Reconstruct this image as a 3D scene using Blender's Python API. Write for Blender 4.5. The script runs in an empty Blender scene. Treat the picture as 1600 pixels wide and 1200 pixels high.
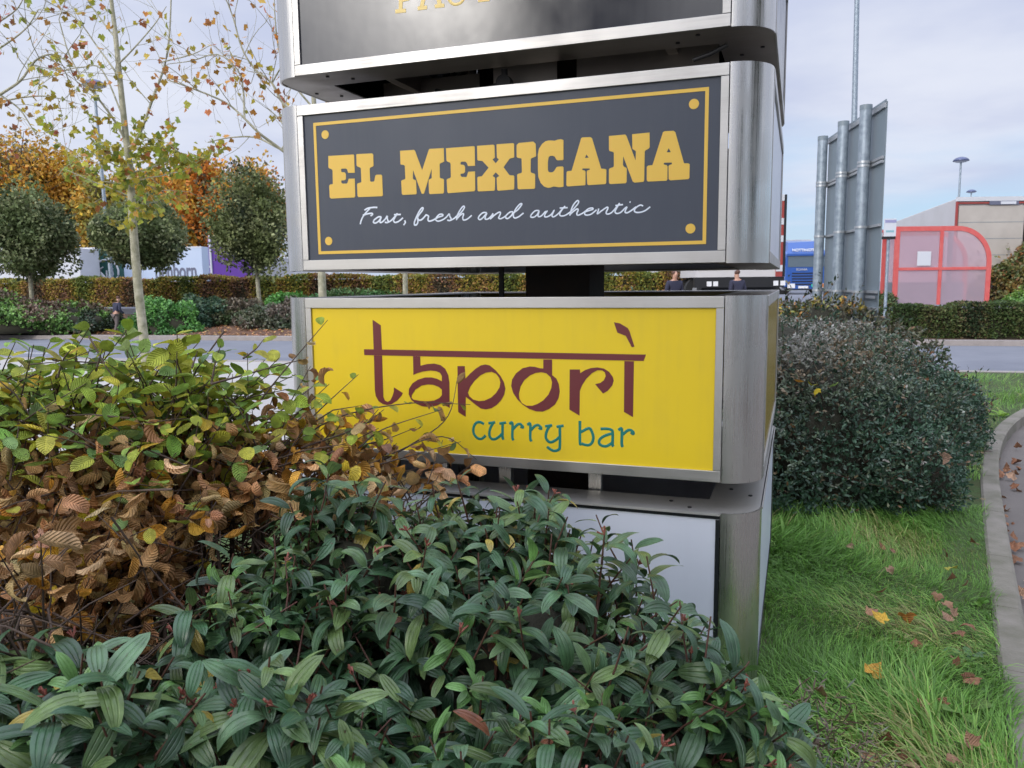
import bpy, math, random
import numpy as np
from mathutils import Vector, Matrix
R_=math.radians
sc=bpy.context.scene
C=sc.collection
rng=np.random.default_rng(7)
random.seed(7)
# ------------------------------------------------------------------ camera, calibrated
F_PX,PITCH,ROLL=1241.07,0.12553,-0.011134
EYE=np.array([0,0,1.6])
FW=np.array([0,math.cos(PITCH),-math.sin(PITCH)]);RT0=np.array([1.,0,0]);UP0=np.cross(RT0,FW)
RT=math.cos(ROLL)*RT0+math.sin(ROLL)*UP0
UP=-math.sin(ROLL)*RT0+math.cos(ROLL)*UP0
cd=bpy.data.cameras.new('camera');cam=bpy.data.objects.new('camera',cd);C.objects.link(cam)
M=Matrix(((RT[0],UP[0],-FW[0],0),(RT[1],UP[1],-FW[1],0),(RT[2],UP[2],-FW[2],1.6),(0,0,0,1)))
cam.matrix_world=M
cd.sensor_width=36;cd.lens=36*F_PX/1600;cd.clip_start=.05;cd.clip_end=2000
cd.dof.use_dof=True;cd.dof.focus_distance=2.6;cd.dof.aperture_fstop=11
sc.camera=cam
# ------------------------------------------------------------------ sky and sun
SUN_DIR=Vector((-.656,-.755,0)).normalized();SUN_EL=R_(23)
w=bpy.data.worlds.new('World');sc.world=w;w.use_nodes=True
nt=w.node_tree;N=nt.nodes;L=nt.links;N.clear()
def nd(t,**k):
    n=N.new(t)
    for a,b in k.items():setattr(n,a,b)
    return n
out=nd('ShaderNodeOutputWorld');bg=nd('ShaderNodeBackground');bg.inputs[1].default_value=.1
sky=nd('ShaderNodeTexSky',sky_type='NISHITA',sun_disc=False,sun_elevation=SUN_EL,sun_rotation=math.atan2(SUN_DIR.x,SUN_DIR.y))
sky.air_density=1.0;sky.dust_density=.6
tc=nd('ShaderNodeTexCoord');sx=nd('ShaderNodeSeparateXYZ');L.new(tc.outputs['Generated'],sx.inputs[0])
az=nd('ShaderNodeMath',operation='ADD');L.new(sx.outputs[2],az.inputs[0]);az.inputs[1].default_value=.12
azm=nd('ShaderNodeMath',operation='MAXIMUM');L.new(az.outputs[0],azm.inputs[0]);azm.inputs[1].default_value=.03
dx=nd('ShaderNodeMath',operation='DIVIDE');L.new(sx.outputs[0],dx.inputs[0]);L.new(azm.outputs[0],dx.inputs[1])
dy=nd('ShaderNodeMath',operation='DIVIDE');L.new(sx.outputs[1],dy.inputs[0]);L.new(azm.outputs[0],dy.inputs[1])
cx=nd('ShaderNodeCombineXYZ');L.new(dx.outputs[0],cx.inputs[0]);L.new(dy.outputs[0],cx.inputs[1])
no=nd('ShaderNodeTexNoise');no.inputs['Scale'].default_value=.8;no.inputs['Detail'].default_value=6;no.inputs['Roughness'].default_value=.5;no.inputs['Distortion'].default_value=.4
L.new(cx.outputs[0],no.inputs['Vector'])
# cover: overcast high up, thinner low on the right
zr=nd('ShaderNodeMapRange');L.new(sx.outputs[2],zr.inputs[0]);zr.inputs[1].default_value=.02;zr.inputs[2].default_value=.26;zr.inputs[3].default_value=-.36;zr.inputs[4].default_value=.40
xr=nd('ShaderNodeMapRange');L.new(sx.outputs[0],xr.inputs[0]);xr.inputs[1].default_value=.15;xr.inputs[2].default_value=-.25;xr.inputs[3].default_value=0;xr.inputs[4].default_value=.45
a1=nd('ShaderNodeMath',operation='ADD');L.new(no.outputs[0],a1.inputs[0]);L.new(zr.outputs[0],a1.inputs[1])
a2=nd('ShaderNodeMath',operation='ADD');L.new(a1.outputs[0],a2.inputs[0]);L.new(xr.outputs[0],a2.inputs[1])
mk=nd('ShaderNodeMapRange',interpolation_type='SMOOTHSTEP');L.new(a2.outputs[0],mk.inputs[0]);mk.inputs[1].default_value=.2;mk.inputs[2].default_value=.72
mxx=nd('ShaderNodeMix',data_type='RGBA');L.new(mk.outputs[0],mxx.inputs[0])
cb=nd('ShaderNodeMix',data_type='RGBA');L.new(sx.outputs[2],cb.inputs[0])
# clear part: nishita lifted by thin haze
hz=nd('ShaderNodeMix',data_type='RGBA');hz.inputs[0].default_value=.72;L.new(sky.outputs[0],hz.inputs[6]);hz.inputs[7].default_value=(4.6,6.6,9.4,1)
L.new(hz.outputs[2],mxx.inputs[6])
no2=nd('ShaderNodeTexNoise');no2.inputs['Scale'].default_value=.9;no2.inputs['Detail'].default_value=5;L.new(cx.outputs[0],no2.inputs['Vector'])
cr=nd('ShaderNodeMix',data_type='RGBA');c2=nd('ShaderNodeMapRange',interpolation_type='SMOOTHSTEP');L.new(no2.outputs[0],c2.inputs[0]);c2.inputs[1].default_value=.36;c2.inputs[2].default_value=.64;L.new(c2.outputs[0],cr.inputs[0]);cr.inputs[6].default_value=(5.6,6.15,8.0,1);cr.inputs[7].default_value=(7.4,7.8,9.0,1)
L.new(cr.outputs[2],mxx.inputs[7])
# brighter veil of cloud round the hidden sun
svd=nd('ShaderNodeVectorMath',operation='DOT_PRODUCT');L.new(tc.outputs['Generated'],svd.inputs[0]);svd.inputs[1].default_value=(SUN_DIR.x*math.cos(SUN_EL),SUN_DIR.y*math.cos(SUN_EL),math.sin(SUN_EL))
gm=nd('ShaderNodeMath',operation='MAXIMUM');L.new(svd.outputs['Value'],gm.inputs[0]);gm.inputs[1].default_value=0.
gpw=nd('ShaderNodeMath',operation='POWER');L.new(gm.outputs[0],gpw.inputs[0]);gpw.inputs[1].default_value=38.
gx=nd('ShaderNodeMath',operation='MULTIPLY');L.new(gpw.outputs[0],gx.inputs[0]);gx.inputs[1].default_value=1.
gn=nd('ShaderNodeTexNoise');gn.inputs['Scale'].default_value=3.2;gn.inputs['Detail'].default_value=5;L.new(cx.outputs[0],gn.inputs['Vector'])
gr=nd('ShaderNodeMapRange');L.new(gn.outputs[0],gr.inputs[0]);gr.inputs[1].default_value=.3;gr.inputs[2].default_value=.7;gr.inputs[3].default_value=45.;gr.inputs[4].default_value=115.;L.new(gr.outputs[0],gx.inputs[1])
gc=nd('ShaderNodeVectorMath',operation='SCALE');gc.inputs[0].default_value=(1,.97,.93);L.new(gx.outputs[0],gc.inputs['Scale'])
gs=nd('ShaderNodeVectorMath',operation='ADD');L.new(mxx.outputs[2],gs.inputs[0]);L.new(gc.outputs[0],gs.inputs[1])
zb_=nd('ShaderNodeMapRange',interpolation_type='SMOOTHSTEP');L.new(sx.outputs[2],zb_.inputs[0]);zb_.inputs[1].default_value=.45;zb_.inputs[2].default_value=.95;zb_.inputs[3].default_value=1.04;zb_.inputs[4].default_value=2.9
zs=nd('ShaderNodeVectorMath',operation='SCALE');L.new(gs.outputs[0],zs.inputs[0]);L.new(zb_.outputs[0],zs.inputs['Scale'])
L.new(zs.outputs[0],bg.inputs[0]);L.new(bg.outputs[0],out.inputs[0])
sl=bpy.data.lights.new('sun','SUN');sl.energy=.95;sl.angle=R_(16);sl.color=(1,.95,.88)
so=bpy.data.objects.new('sun',sl);C.objects.link(so)
sv=Vector((SUN_DIR.x*math.cos(SUN_EL),SUN_DIR.y*math.cos(SUN_EL),math.sin(SUN_EL)))
so.rotation_euler=(-sv).to_track_quat('-Z','Y').to_euler()
sc.view_settings.view_transform='Standard';sc.view_settings.look='None';sc.view_settings.exposure=0;sc.view_settings.gamma=1
sc.render.engine='CYCLES'
sc.cycles.max_bounces=8;sc.cycles.transparent_max_bounces=8
# ------------------------------------------------------------------ helpers
def ray(px,py):
    d=FW*F_PX+RT*(px-800)-UP*(py-600);return d
def gp(px,py,z=0.):                       # photo pixel to a point on a level plane
    d=ray(px,py);return EYE+d*((z-1.6)/d[2])
def at(px,py,Y):                          # photo pixel to a point at forward distance Y
    d=ray(px,py);return EYE+d*(Y/d[1])
def lin(r,g,b,k=1.):
    f=lambda c:((c/255+.055)/1.055)**2.4 if c>10 else c/255/12.92
    return (f(r)*k,f(g)*k,f(b)*k)
def link(o,parent=None):
    C.objects.link(o)
    if parent is not None:o.parent=parent
    return o
def tag(o,label=None,cat=None,group=None,kind=None):
    if label:o['label']=label
    if cat:o['category']=cat
    if group:o['group']=group
    if kind:o['kind']=kind
    return o
def thing(name,label,cat,loc=(0,0,0),rz=0,group=None):
    o=bpy.data.objects.new(name,None);C.objects.link(o);o.location=Vector([float(v) for v in loc]);o.rotation_euler=(0,0,rz);o.empty_display_size=.1
    return tag(o,label,cat,group)
def np_mesh(name,V,F,mat,parent=None,uv=None,col=None,smooth=True):
    """V (n,3); F (m,k); uv per vertex (n,2); col per vertex (n,3)"""
    V=np.ascontiguousarray(V,dtype=np.float32);F=np.ascontiguousarray(F,dtype=np.int32)
    me=bpy.data.meshes.new(name);m,k=F.shape
    me.vertices.add(len(V));me.vertices.foreach_set('co',V.ravel())
    me.loops.add(m*k);me.loops.foreach_set('vertex_index',F.ravel())
    me.polygons.add(m);me.polygons.foreach_set('loop_start',np.arange(m,dtype=np.int32)*k)
    me.polygons.foreach_set('loop_total',np.full(m,k,dtype=np.int32))
    me.polygons.foreach_set('use_smooth',np.full(m,smooth))
    if uv is not None:
        u=me.uv_layers.new(name='UVMap');u.data.foreach_set('uv',np.asarray(uv,dtype=np.float32)[F.ravel()].ravel())
    if col is not None:
        a=me.color_attributes.new('Col','FLOAT_COLOR','POINT')
        c=np.ones((len(V),4),dtype=np.float32);c[:,:3]=col;a.data.foreach_set('color',c.ravel())
    me.update(calc_edges=True);me.materials.append(mat)
    return link(bpy.data.objects.new(name,me),parent)
class MB:
    def __init__(s):s.v=[];s.f=[];s.sm=[]
    def add(s,vs,fs,smooth=False):
        n=len(s.v);s.v+=[tuple(float(c) for c in v) for v in vs];s.f+=[tuple(i+n for i in f) for f in fs];s.sm+=[smooth]*len(fs)
    def box(s,x0,x1,y0,y1,z0,z1,rot=None,org=None):
        vs=[(x,y,z) for z in(z0,z1) for y in(y0,y1) for x in(x0,x1)]
        if rot is not None:
            c_,s_=math.cos(rot),math.sin(rot);ox,oy=org
            vs=[(ox+(x-ox)*c_-(y-oy)*s_,oy+(x-ox)*s_+(y-oy)*c_,z) for x,y,z in vs]
        s.add(vs,[(0,2,3,1),(4,5,7,6),(0,1,5,4),(2,6,7,3),(0,4,6,2),(1,3,7,5)])
        return s
    def prism(s,pts,y0,y1,axis='y'):
        """2D outline pts (a,b) extruded: axis y -> (a,y,b); axis x -> (x,a,b); axis z -> (a,b,z)"""
        n=len(pts);m={'y':lambda a,b,t:(a,t,b),'x':lambda a,b,t:(t,a,b),'z':lambda a,b,t:(a,b,t)}[axis]
        vs=[m(a,b,y0) for a,b in pts]+[m(a,b,y1) for a,b in pts]
        s.add(vs,[tuple(range(n))[::-1],tuple(range(n,2*n))]+[(i,(i+1)%n,n+(i+1)%n,n+i) for i in range(n)])
        return s
    def tube(s,pts,rad,n=8,caps=True):
        pts=[Vector([float(c) for c in p]) for p in pts]
        if not hasattr(rad,'__len__'):rad=[rad]*len(pts)
        vs=[];up=Vector((0,0,1))
        for i,p in enumerate(pts):
            d=(pts[min(i+1,len(pts)-1)]-pts[max(i-1,0)]).normalized()
            a=d.cross(up if abs(d.z)<.95 else Vector((1,0,0))).normalized();b=d.cross(a)
            for k in range(n):
                t=2*math.pi*k/n;vs.append(p+(a*math.cos(t)+b*math.sin(t))*rad[i])
        fs=[(i*n+k,i*n+(k+1)%n,(i+1)*n+(k+1)%n,(i+1)*n+k) for i in range(len(pts)-1) for k in range(n)]
        s.add(vs,fs,True)
        if caps:
            s.add([vs[k] for k in range(n)],[tuple(range(n))]);m=(len(pts)-1)*n;s.add([vs[m+k] for k in range(n)],[tuple(range(n))[::-1]])
        return s
    def build(s,name,mat,parent=None,bevel=0,loc=None):
        me=bpy.data.meshes.new(name);me.from_pydata(s.v,[],s.f);me.polygons.foreach_set('use_smooth',s.sm);me.materials.append(mat);me.update()
        o=link(bpy.data.objects.new(name,me),parent)
        if bevel:
            b=o.modifiers.new('bevel','BEVEL');b.width=bevel;b.segments=2;b.limit_method='ANGLE';b.angle_limit=R_(40)
        if loc is not None:o.location=loc
        return o
# ------------------------------------------------------------------ materials
def mat(name,base,rough=.6,metal=0.,spec=.5,noise=None,bump=None,attr=False,trans=0.,coat=0.,emit=None,alpha=1.,coord='Object'):
    """noise=(scale,amount,color2[,detail]) ; bump=(scale,strength[,distance])"""
    m=bpy.data.materials.new(name);m.use_nodes=True;t=m.node_tree;n=t.nodes;l=t.links
    p=n['Principled BSDF'];p.inputs['Roughness'].default_value=rough;p.inputs['Metallic'].default_value=metal
    p.inputs['Specular IOR Level'].default_value=spec;p.inputs['Coat Weight'].default_value=coat;p.inputs['Alpha'].default_value=alpha
    tcn=n.new('ShaderNodeTexCoord')
    p.inputs['Base Color'].default_value=(*base,1)
    src=None
    if attr:
        a=n.new('ShaderNodeAttribute');a.attribute_name='Col';src=a.outputs['Color']
    if noise:
        x=n.new('ShaderNodeTexNoise');x.inputs['Scale'].default_value=noise[0];x.inputs['Detail'].default_value=5;x.inputs['Roughness'].default_value=.6
        l.new(tcn.outputs[coord],x.inputs['Vector'])
        r=n.new('ShaderNodeMapRange');r.inputs[1].default_value=.35;r.inputs[2].default_value=.68;r.inputs[4].default_value=noise[1];l.new(x.outputs[0],r.inputs[0])
        mx=n.new('ShaderNodeMix');mx.data_type='RGBA';l.new(r.outputs[0],mx.inputs[0])
        if src is not None:l.new(src,mx.inputs[6])
        else:mx.inputs[6].default_value=(*base,1)
        mx.inputs[7].default_value=(*noise[2],1);src=mx.outputs[2]
    if src is not None:l.new(src,p.inputs['Base Color'])
    if bump:
        x=n.new('ShaderNodeTexNoise');x.inputs['Scale'].default_value=bump[0];x.inputs['Detail'].default_value=4;l.new(tcn.outputs[coord],x.inputs['Vector'])
        b=n.new('ShaderNodeBump');b.inputs['Strength'].default_value=bump[1];b.inputs['Distance'].default_value=bump[2] if len(bump)>2 else .01
        l.new(x.outputs[0],b.inputs['Height']);l.new(b.outputs[0],p.inputs['Normal'])
    if emit:
        p.inputs['Emission Color'].default_value=(*emit[0],1);p.inputs['Emission Strength'].default_value=emit[1]
    if trans:
        tr=n.new('ShaderNodeBsdfTranslucent');ms=n.new('ShaderNodeMixShader');ms.inputs[0].default_value=trans
        if src is not None:l.new(src,tr.inputs[0])
        else:tr.inputs[0].default_value=(*base,1)
        l.new(p.outputs[0],ms.inputs[1]);l.new(tr.outputs[0],ms.inputs[2]);l.new(ms.outputs[0],n['Material Output'].inputs[0])
    return m
def leaf_mat(name,kind,rough=.4,trans=.18,spec=.5):
    """per-leaf colour from the attribute, veins from the leaf's own uv (u along 0..1, v across -1..1)"""
    m=bpy.data.materials.new(name);m.use_nodes=True;t=m.node_tree;n=t.nodes;l=t.links
    p=n['Principled BSDF'];p.inputs['Roughness'].default_value=rough;p.inputs['Specular IOR Level'].default_value=spec
    a=n.new('ShaderNodeAttribute');a.attribute_name='Col'
    uv=n.new('ShaderNodeUVMap');uv.uv_map='UVMap';s=n.new('ShaderNodeSeparateXYZ');l.new(uv.outputs[0],s.inputs[0])
    def ma(op,i0,i1=None,i2=None):
        q=n.new('ShaderNodeMath');q.operation=op
        for k,v in enumerate((i0,i1,i2)):
            if v is None:continue
            if isinstance(v,(int,float)):q.inputs[k].default_value=v
            else:l.new(v,q.inputs[k])
        return q.outputs[0]
    av=ma('ABSOLUTE',s.outputs[1])
    mid=ma('SMOOTH_MIN',ma('MULTIPLY',av,9.),1.,.2)          # 0 on midrib
    if kind=='viburnum':
        sd=ma('MINIMUM',ma('MULTIPLY',ma('ABSOLUTE',ma('SUBTRACT',av,.5)),9.),1.)
        v=ma('MULTIPLY',mid,sd);bs=.55
    else:
        ph=ma('ADD',ma('MULTIPLY',s.outputs[0],58.),ma('MULTIPLY',av,-14.))
        v=ma('MULTIPLY',mid,ma('ADD',ma('MULTIPLY',ma('SINE',ph),.5),.5));bs=.9
    no=n.new('ShaderNodeTexNoise');no.inputs['Scale'].default_value=34;no.inputs['Detail'].default_value=4
    tcn=n.new('ShaderNodeTexCoord');l.new(tcn.outputs['Object'],no.inputs['Vector'])
    hs=n.new('ShaderNodeHueSaturation');l.new(a.outputs[0],hs.inputs['Color'])
    vv=n.new('ShaderNodeMapRange');l.new(v,vv.inputs[0]);vv.inputs[3].default_value=1.14;vv.inputs[4].default_value=.95
    nm=n.new('ShaderNodeMapRange');l.new(no.outputs[0],nm.inputs[0]);nm.inputs[1].default_value=.3;nm.inputs[2].default_value=.7;nm.inputs[3].default_value=.66;nm.inputs[4].default_value=1.3
    l.new(ma('MULTIPLY',vv.outputs[0],nm.outputs[0]),hs.inputs['Value'])
    sp=n.new('ShaderNodeTexNoise');sp.inputs['Scale'].default_value=95;sp.inputs['Detail'].default_value=2;l.new(tcn.outputs['Object'],sp.inputs['Vector'])
    sm_=n.new('ShaderNodeMapRange');l.new(sp.outputs[0],sm_.inputs[0]);sm_.inputs[1].default_value=.69;sm_.inputs[2].default_value=.75;sm_.inputs[4].default_value=.75
    mb_=n.new('ShaderNodeMix');mb_.data_type='RGBA';l.new(sm_.outputs[0],mb_.inputs[0]);l.new(hs.outputs[0],mb_.inputs[6]);mb_.inputs[7].default_value=(.09,.055,.03,1);hs=mb_
    HC=mb_.outputs[2]
    l.new(HC,p.inputs['Base Color'])
    b=n.new('ShaderNodeBump');b.inputs['Strength'].default_value=bs;b.inputs['Distance'].default_value=.0035
    l.new(ma('ADD',v,ma('MULTIPLY',no.outputs[0],.35)),b.inputs['Height']);l.new(b.outputs[0],p.inputs['Normal'])
    tr=n.new('ShaderNodeBsdfTranslucent');l.new(HC,tr.inputs[0]);ms=n.new('ShaderNodeMixShader');ms.inputs[0].default_value=trans
    l.new(p.outputs[0],ms.inputs[1]);l.new(tr.outputs[0],ms.inputs[2]);l.new(ms.outputs[0],n['Material Output'].inputs[0])
    return m
def steel(name,axis,base=(.66,.65,.63),rough=.23,amt=.08,metal=.95):
    """brushed sheet: streaks stretched along one local axis"""
    m=bpy.data.materials.new(name);m.use_nodes=True;t=m.node_tree;n=t.nodes;l=t.links
    p=n['Principled BSDF'];p.inputs['Metallic'].default_value=metal
    tcn=n.new('ShaderNodeTexCoord');mp=n.new('ShaderNodeMapping');l.new(tcn.outputs['Object'],mp.inputs[0])
    scl=[260.,260.,260.];scl[axis]=3.;mp.inputs['Scale'].default_value=scl
    x=n.new('ShaderNodeTexNoise');x.inputs['Scale'].default_value=1.;x.inputs['Detail'].default_value=3;l.new(mp.outputs[0],x.inputs['Vector'])
    g=n.new('ShaderNodeTexNoise');g.inputs['Scale'].default_value=5.;g.inputs['Detail'].default_value=6;l.new(tcn.outputs['Object'],g.inputs['Vector'])
    r=n.new('ShaderNodeMapRange');l.new(x.outputs[0],r.inputs[0]);r.inputs[1].default_value=.3;r.inputs[2].default_value=.7;r.inputs[3].default_value=rough-amt;r.inputs[4].default_value=rough+amt
    r2=n.new('ShaderNodeMapRange');l.new(g.outputs[0],r2.inputs[0]);r2.inputs[1].default_value=.4;r2.inputs[2].default_value=.75;r2.inputs[3].default_value=0;r2.inputs[4].default_value=.16
    ad=n.new('ShaderNodeMath');ad.operation='ADD';l.new(r.outputs[0],ad.inputs[0]);l.new(r2.outputs[0],ad.inputs[1]);l.new(ad.outputs[0],p.inputs['Roughness'])
    mx=n.new('ShaderNodeMix');mx.data_type='RGBA';l.new(g.outputs[0],mx.inputs[0]);mx.inputs[6].default_value=(*base,1);mx.inputs[7].default_value=(base[0]*.78,base[1]*.76,base[2]*.72,1);l.new(mx.outputs[2],p.inputs['Base Color'])
    b=n.new('ShaderNodeBump');b.inputs['Strength'].default_value=.12;b.inputs['Distance'].default_value=.001;l.new(x.outputs[0],b.inputs['Height']);l.new(b.outputs[0],p.inputs['Normal'])
    return m
K={}
K['steel_v']=steel('brushed_steel_upright',2);K['steel_h']=steel('brushed_steel_level',0,base=(.58,.57,.56),rough=.4)
K['ledge']=steel('top_ledge_steel',0,base=(.66,.65,.63),rough=.36,metal=.6)
K['soffit']=steel('dull_steel_plate',0,base=(.40,.37,.34),rough=.36,metal=.75)
K['dark']=mat('dark_gap',(.012,.012,.013),.7)
K['post_brown']=mat('dark_rusty_post',(.035,.028,.024),.75,noise=(9,.6,(.06,.035,.022)),bump=(40,.3))
K['black']=mat('black_plastic',(.015,.015,.016),.5)
K['navy']=mat('slate_panel',(.058,.068,.092),.42,spec=.4,bump=(3,.05,.02),noise=(1.2,.5,(.050,.057,.078)))
K['gloss']=mat('gloss_black_panel',(.016,.018,.028),.17,spec=.62,bump=(2.2,.10,.02),noise=(2,.3,(.03,.032,.04)))
K['yellow']=mat('yellow_panel',(.82,.59,.022),.42,spec=.35,noise=(1.6,.45,(.78,.55,.020)),bump=(3,.04,.02))
K['white_panel']=mat('pale_panel',(.74,.77,.85),.3,spec=.4,noise=(1.5,.4,(.6,.63,.72)))
K['gold']=mat('gold_lettering',(.78,.49,.07),.45)
K['pale_gold']=mat('pale_gold_lettering',(.86,.64,.22),.45)
K['script']=mat('pale_lettering',(.74,.79,.88),.5)
K['maroon']=mat('maroon_lettering',(.150,.023,.027),.45)
K['teal']=mat('teal_lettering',(.008,.19,.155),.45)
K['blacktrim']=mat('black_gloss_trim',(.02,.022,.024),.2)
K['amber']=mat('amber_side_panel',(.42,.30,.05),.25,noise=(6,.5,(.2,.14,.03)))
K['galv']=mat('galvanised_steel',(.22,.27,.32),.5,metal=.4,noise=(14,.8,(.40,.46,.52)),bump=(30,.15))
K['signback']=mat('grey_sign_back',(.19,.235,.27),.45,noise=(1.4,.5,(.23,.275,.31)))
K['alu']=mat('aluminium_rail',(.5,.52,.54),.4,metal=.7)
def grime(m,amt,col=(.16,.14,.11)):
    t=m.node_tree;n=t.nodes;l=t.links;p=n['Principled BSDF'];s=p.inputs['Base Color'].links[0].from_socket
    tc_=n.new('ShaderNodeTexCoord');mp=n.new('ShaderNodeMapping');mp.inputs['Scale'].default_value=(38,38,1.6);l.new(tc_.outputs['Object'],mp.inputs[0])
    a=n.new('ShaderNodeTexNoise');a.inputs['Scale'].default_value=1;a.inputs['Detail'].default_value=6;l.new(mp.outputs[0],a.inputs['Vector'])
    b=n.new('ShaderNodeTexNoise');b.inputs['Scale'].default_value=7;b.inputs['Detail'].default_value=8;l.new(tc_.outputs['Object'],b.inputs['Vector'])
    q=n.new('ShaderNodeMath');q.operation='MULTIPLY';l.new(a.outputs[0],q.inputs[0]);l.new(b.outputs[0],q.inputs[1])
    r_=n.new('ShaderNodeMapRange');l.new(q.outputs[0],r_.inputs[0]);r_.inputs[1].default_value=.22;r_.inputs[2].default_value=.46;r_.inputs[4].default_value=amt
    x=n.new('ShaderNodeMix');x.data_type='RGBA';l.new(r_.outputs[0],x.inputs[0]);l.new(s,x.inputs[6]);x.inputs[7].default_value=(*col,1);l.new(x.outputs[2],p.inputs['Base Color'])
    rr=n.new('ShaderNodeMapRange');l.new(b.outputs[0],rr.inputs[0]);rr.inputs[3].default_value=p.inputs['Roughness'].default_value-.08;rr.inputs[4].default_value=p.inputs['Roughness'].default_value+.14;l.new(rr.outputs[0],p.inputs['Roughness'])
grime(K['yellow'],.09,(.40,.30,.10));grime(K['navy'],.16,(.10,.11,.12));grime(K['white_panel'],.03,(.30,.29,.26));grime(K['gloss'],.10,(.1,.1,.1))
# ------------------------------------------------------------------ the ground
def sheet(name,pts,z,mt,thick=0,lab=None):
    mb=MB();n=len(pts)
    if thick:mb.prism([(p[0],p[1]) for p in pts],z-thick,z,'z')
    else:mb.add([(p[0],p[1],z) for p in pts],[tuple(range(n))])
    o=mb.build(name,mt);o['kind']='structure';return o
K['tarmac']=mat('tarmac_lot',(.135,.118,.105),.9,noise=(1.3,.7,(.20,.178,.16)),bump=(160,.6,.006))
K['road']=mat('road_asphalt',(.15,.16,.19),.85,noise=(.45,.8,(.22,.23,.26)),bump=(120,.4,.006))
K['soil']=mat('soil',(.03,.022,.015),.95,noise=(8,.7,(.055,.04,.02)),bump=(30,.8,.03))
K['turf']=mat('turf_base',(.05,.10,.022),.95,noise=(12,.8,(.06,.05,.02)),bump=(40,.8,.02))
K['kerb']=mat('kerb_stone',(.25,.225,.19),.9,noise=(4,.85,(.13,.125,.085)),bump=(70,.5,.008))
K['kerb2']=mat('pale_kerb',(.34,.30,.28),.85,noise=(5,.6,(.25,.22,.2)),bump=(50,.4,.008))
K['slab']=mat('pale_paving',(.42,.40,.38),.85,noise=(2,.5,(.34,.33,.31)),bump=(40,.3,.006))
K['line']=mat('road_paint',(.72,.72,.72),.6,noise=(9,.5,(.5,.5,.5)))
K['bark_soil']=mat('leaf_strewn_soil',(.09,.05,.035),.95,noise=(3,.8,(.17,.085,.045)),bump=(20,.7,.04))
sheet('ground',[(-400,-300),(400,-300),(400,700),(-400,700)],-.14,mat('far_ground',(.07,.08,.06),.9))
NRM=np.array([.2425,.9701]);TNG=np.array([.9701,-.2425])
def st(s,t):
    p=NRM*s+TNG*t;return (p[0],p[1])
S0=float(np.dot(NRM,gp(400,571,-.1)[:2]));S1=float(np.dot(NRM,gp(200,531,-.1)[:2]))
sheet('car_park',[(-60,-40),(60,-40),st(S1+.05,70),st(S1+.05,-70)],-.1,K['tarmac'])
sheet('road',[st(S0,-90),st(S0,90),st(S1,90),st(S1,-90)],-.096,K['road'])
# kerb line right of the lawn, read along the photograph
kpx=[(1664,1420),(1612,1290),(1583,1180),(1563,1050),(1551,950),(1543,870),(1537,800),(1534,745),(1539,705),(1553,675),(1578,652),(1620,632),(1700,612),(1800,598)]
kin=[gp(x-2,y,0.)[:2] for x,y in kpx]
kin=[np.array([.75,-2.]),np.array([.95,0.5])]+kin
def catmull(P,n=6):
    P=[np.array(p,float) for p in P];P=[2*P[0]-P[1]]+P+[2*P[-1]-P[-2]];o=[]
    for i in range(1,len(P)-2):
        for k in range(n):
            t=k/n;a,b,c,d=P[i-1:i+3]
            o.append(.5*((2*b)+(c-a)*t+(2*a-5*b+4*c-d)*t*t+(-a+3*b-3*c+d)*t**3))
    o.append(P[-2]);return o
kin=catmull(kin,4)
def offset(P,d):
    o=[]
    for i,p in enumerate(P):
        t=P[min(i+1,len(P)-1)]-P[max(i-1,0)];t=t/np.linalg.norm(t);o.append(p+np.array([t[1],-t[0]])*d)
    return o
kout=offset(kin,.13)
isl=[tuple(p) for p in kin]+[tuple(st(S0-.25,12)),tuple(st(S0-.25,-60)),(-60,-2.)]
sheet('lawn',isl,0.,K['turf'],.14)
mb=MB();n=len(kin);q=.0
for i in range(n-1):
    j=i+1;a,b,c,d=kin[i],kin[j],kout[j],kout[i]
    g=(b-a)/np.linalg.norm(b-a)*(.004 if i%4==3 else 0)
    b=b-g;c=c-g;z=.018
    e=lambda p,s:tuple(p+(np.array([0,0])))
    ai,bi=a*.88+d*.12,b*.88+c*.12;do,co=a*.12+d*.88,b*.12+c*.88
    mb.add([(*a,-.13),(*b,-.13),(*b,z-.012),(*a,z-.012),(*ai,z),(*bi,z),(*do,z),(*co,z),(*d,z-.012),(*c,z-.012),(*d,-.13),(*c,-.13)],
      [(0,1,2,3),(3,2,5,4),(4,5,7,6),(6,7,9,8),(8,9,11,10),(0,3,4,6,8,10),(1,11,9,7,5,2)])
o=mb.build('kerb',K['kerb']);o['kind']='structure'
mb=MB();mb.prism([st(S0-.25,-60),st(S0-.25,12),st(S0-.001,12),st(S0-.001,-60)],-.13,.012,'z');o=mb.build('kerb',K['kerb2']);o['kind']='structure'
mb=MB();mb.prism([st(S1+.002,-70),st(S1+.002,60),st(S1+.45,60),st(S1+.45,-70)],-.13,.03,'z');o=mb.build('kerb',K['kerb2']);o['kind']='structure'
sheet('pavement',[st(5.4,-60),st(4.9,-2.4),st(9.3,-1.2),st(S0-.26,-1.8),st(S0-.26,-60)],.006,K['slab'])
mb=MB();sc_=float(np.dot(NRM,gp(360,556,-.1)[:2]))
for k in range(-12,12):
    t0=k*5.2+1.2;mb.add([(*st(sc_-.06,t0),-.091),(*st(sc_-.06,t0+2.6),-.091),(*st(sc_+.06,t0+2.6),-.091),(*st(sc_+.06,t0),-.091)],[(0,1,2,3)])
o=mb.build('road_marking',K['line']);o['kind']='structure'
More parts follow.
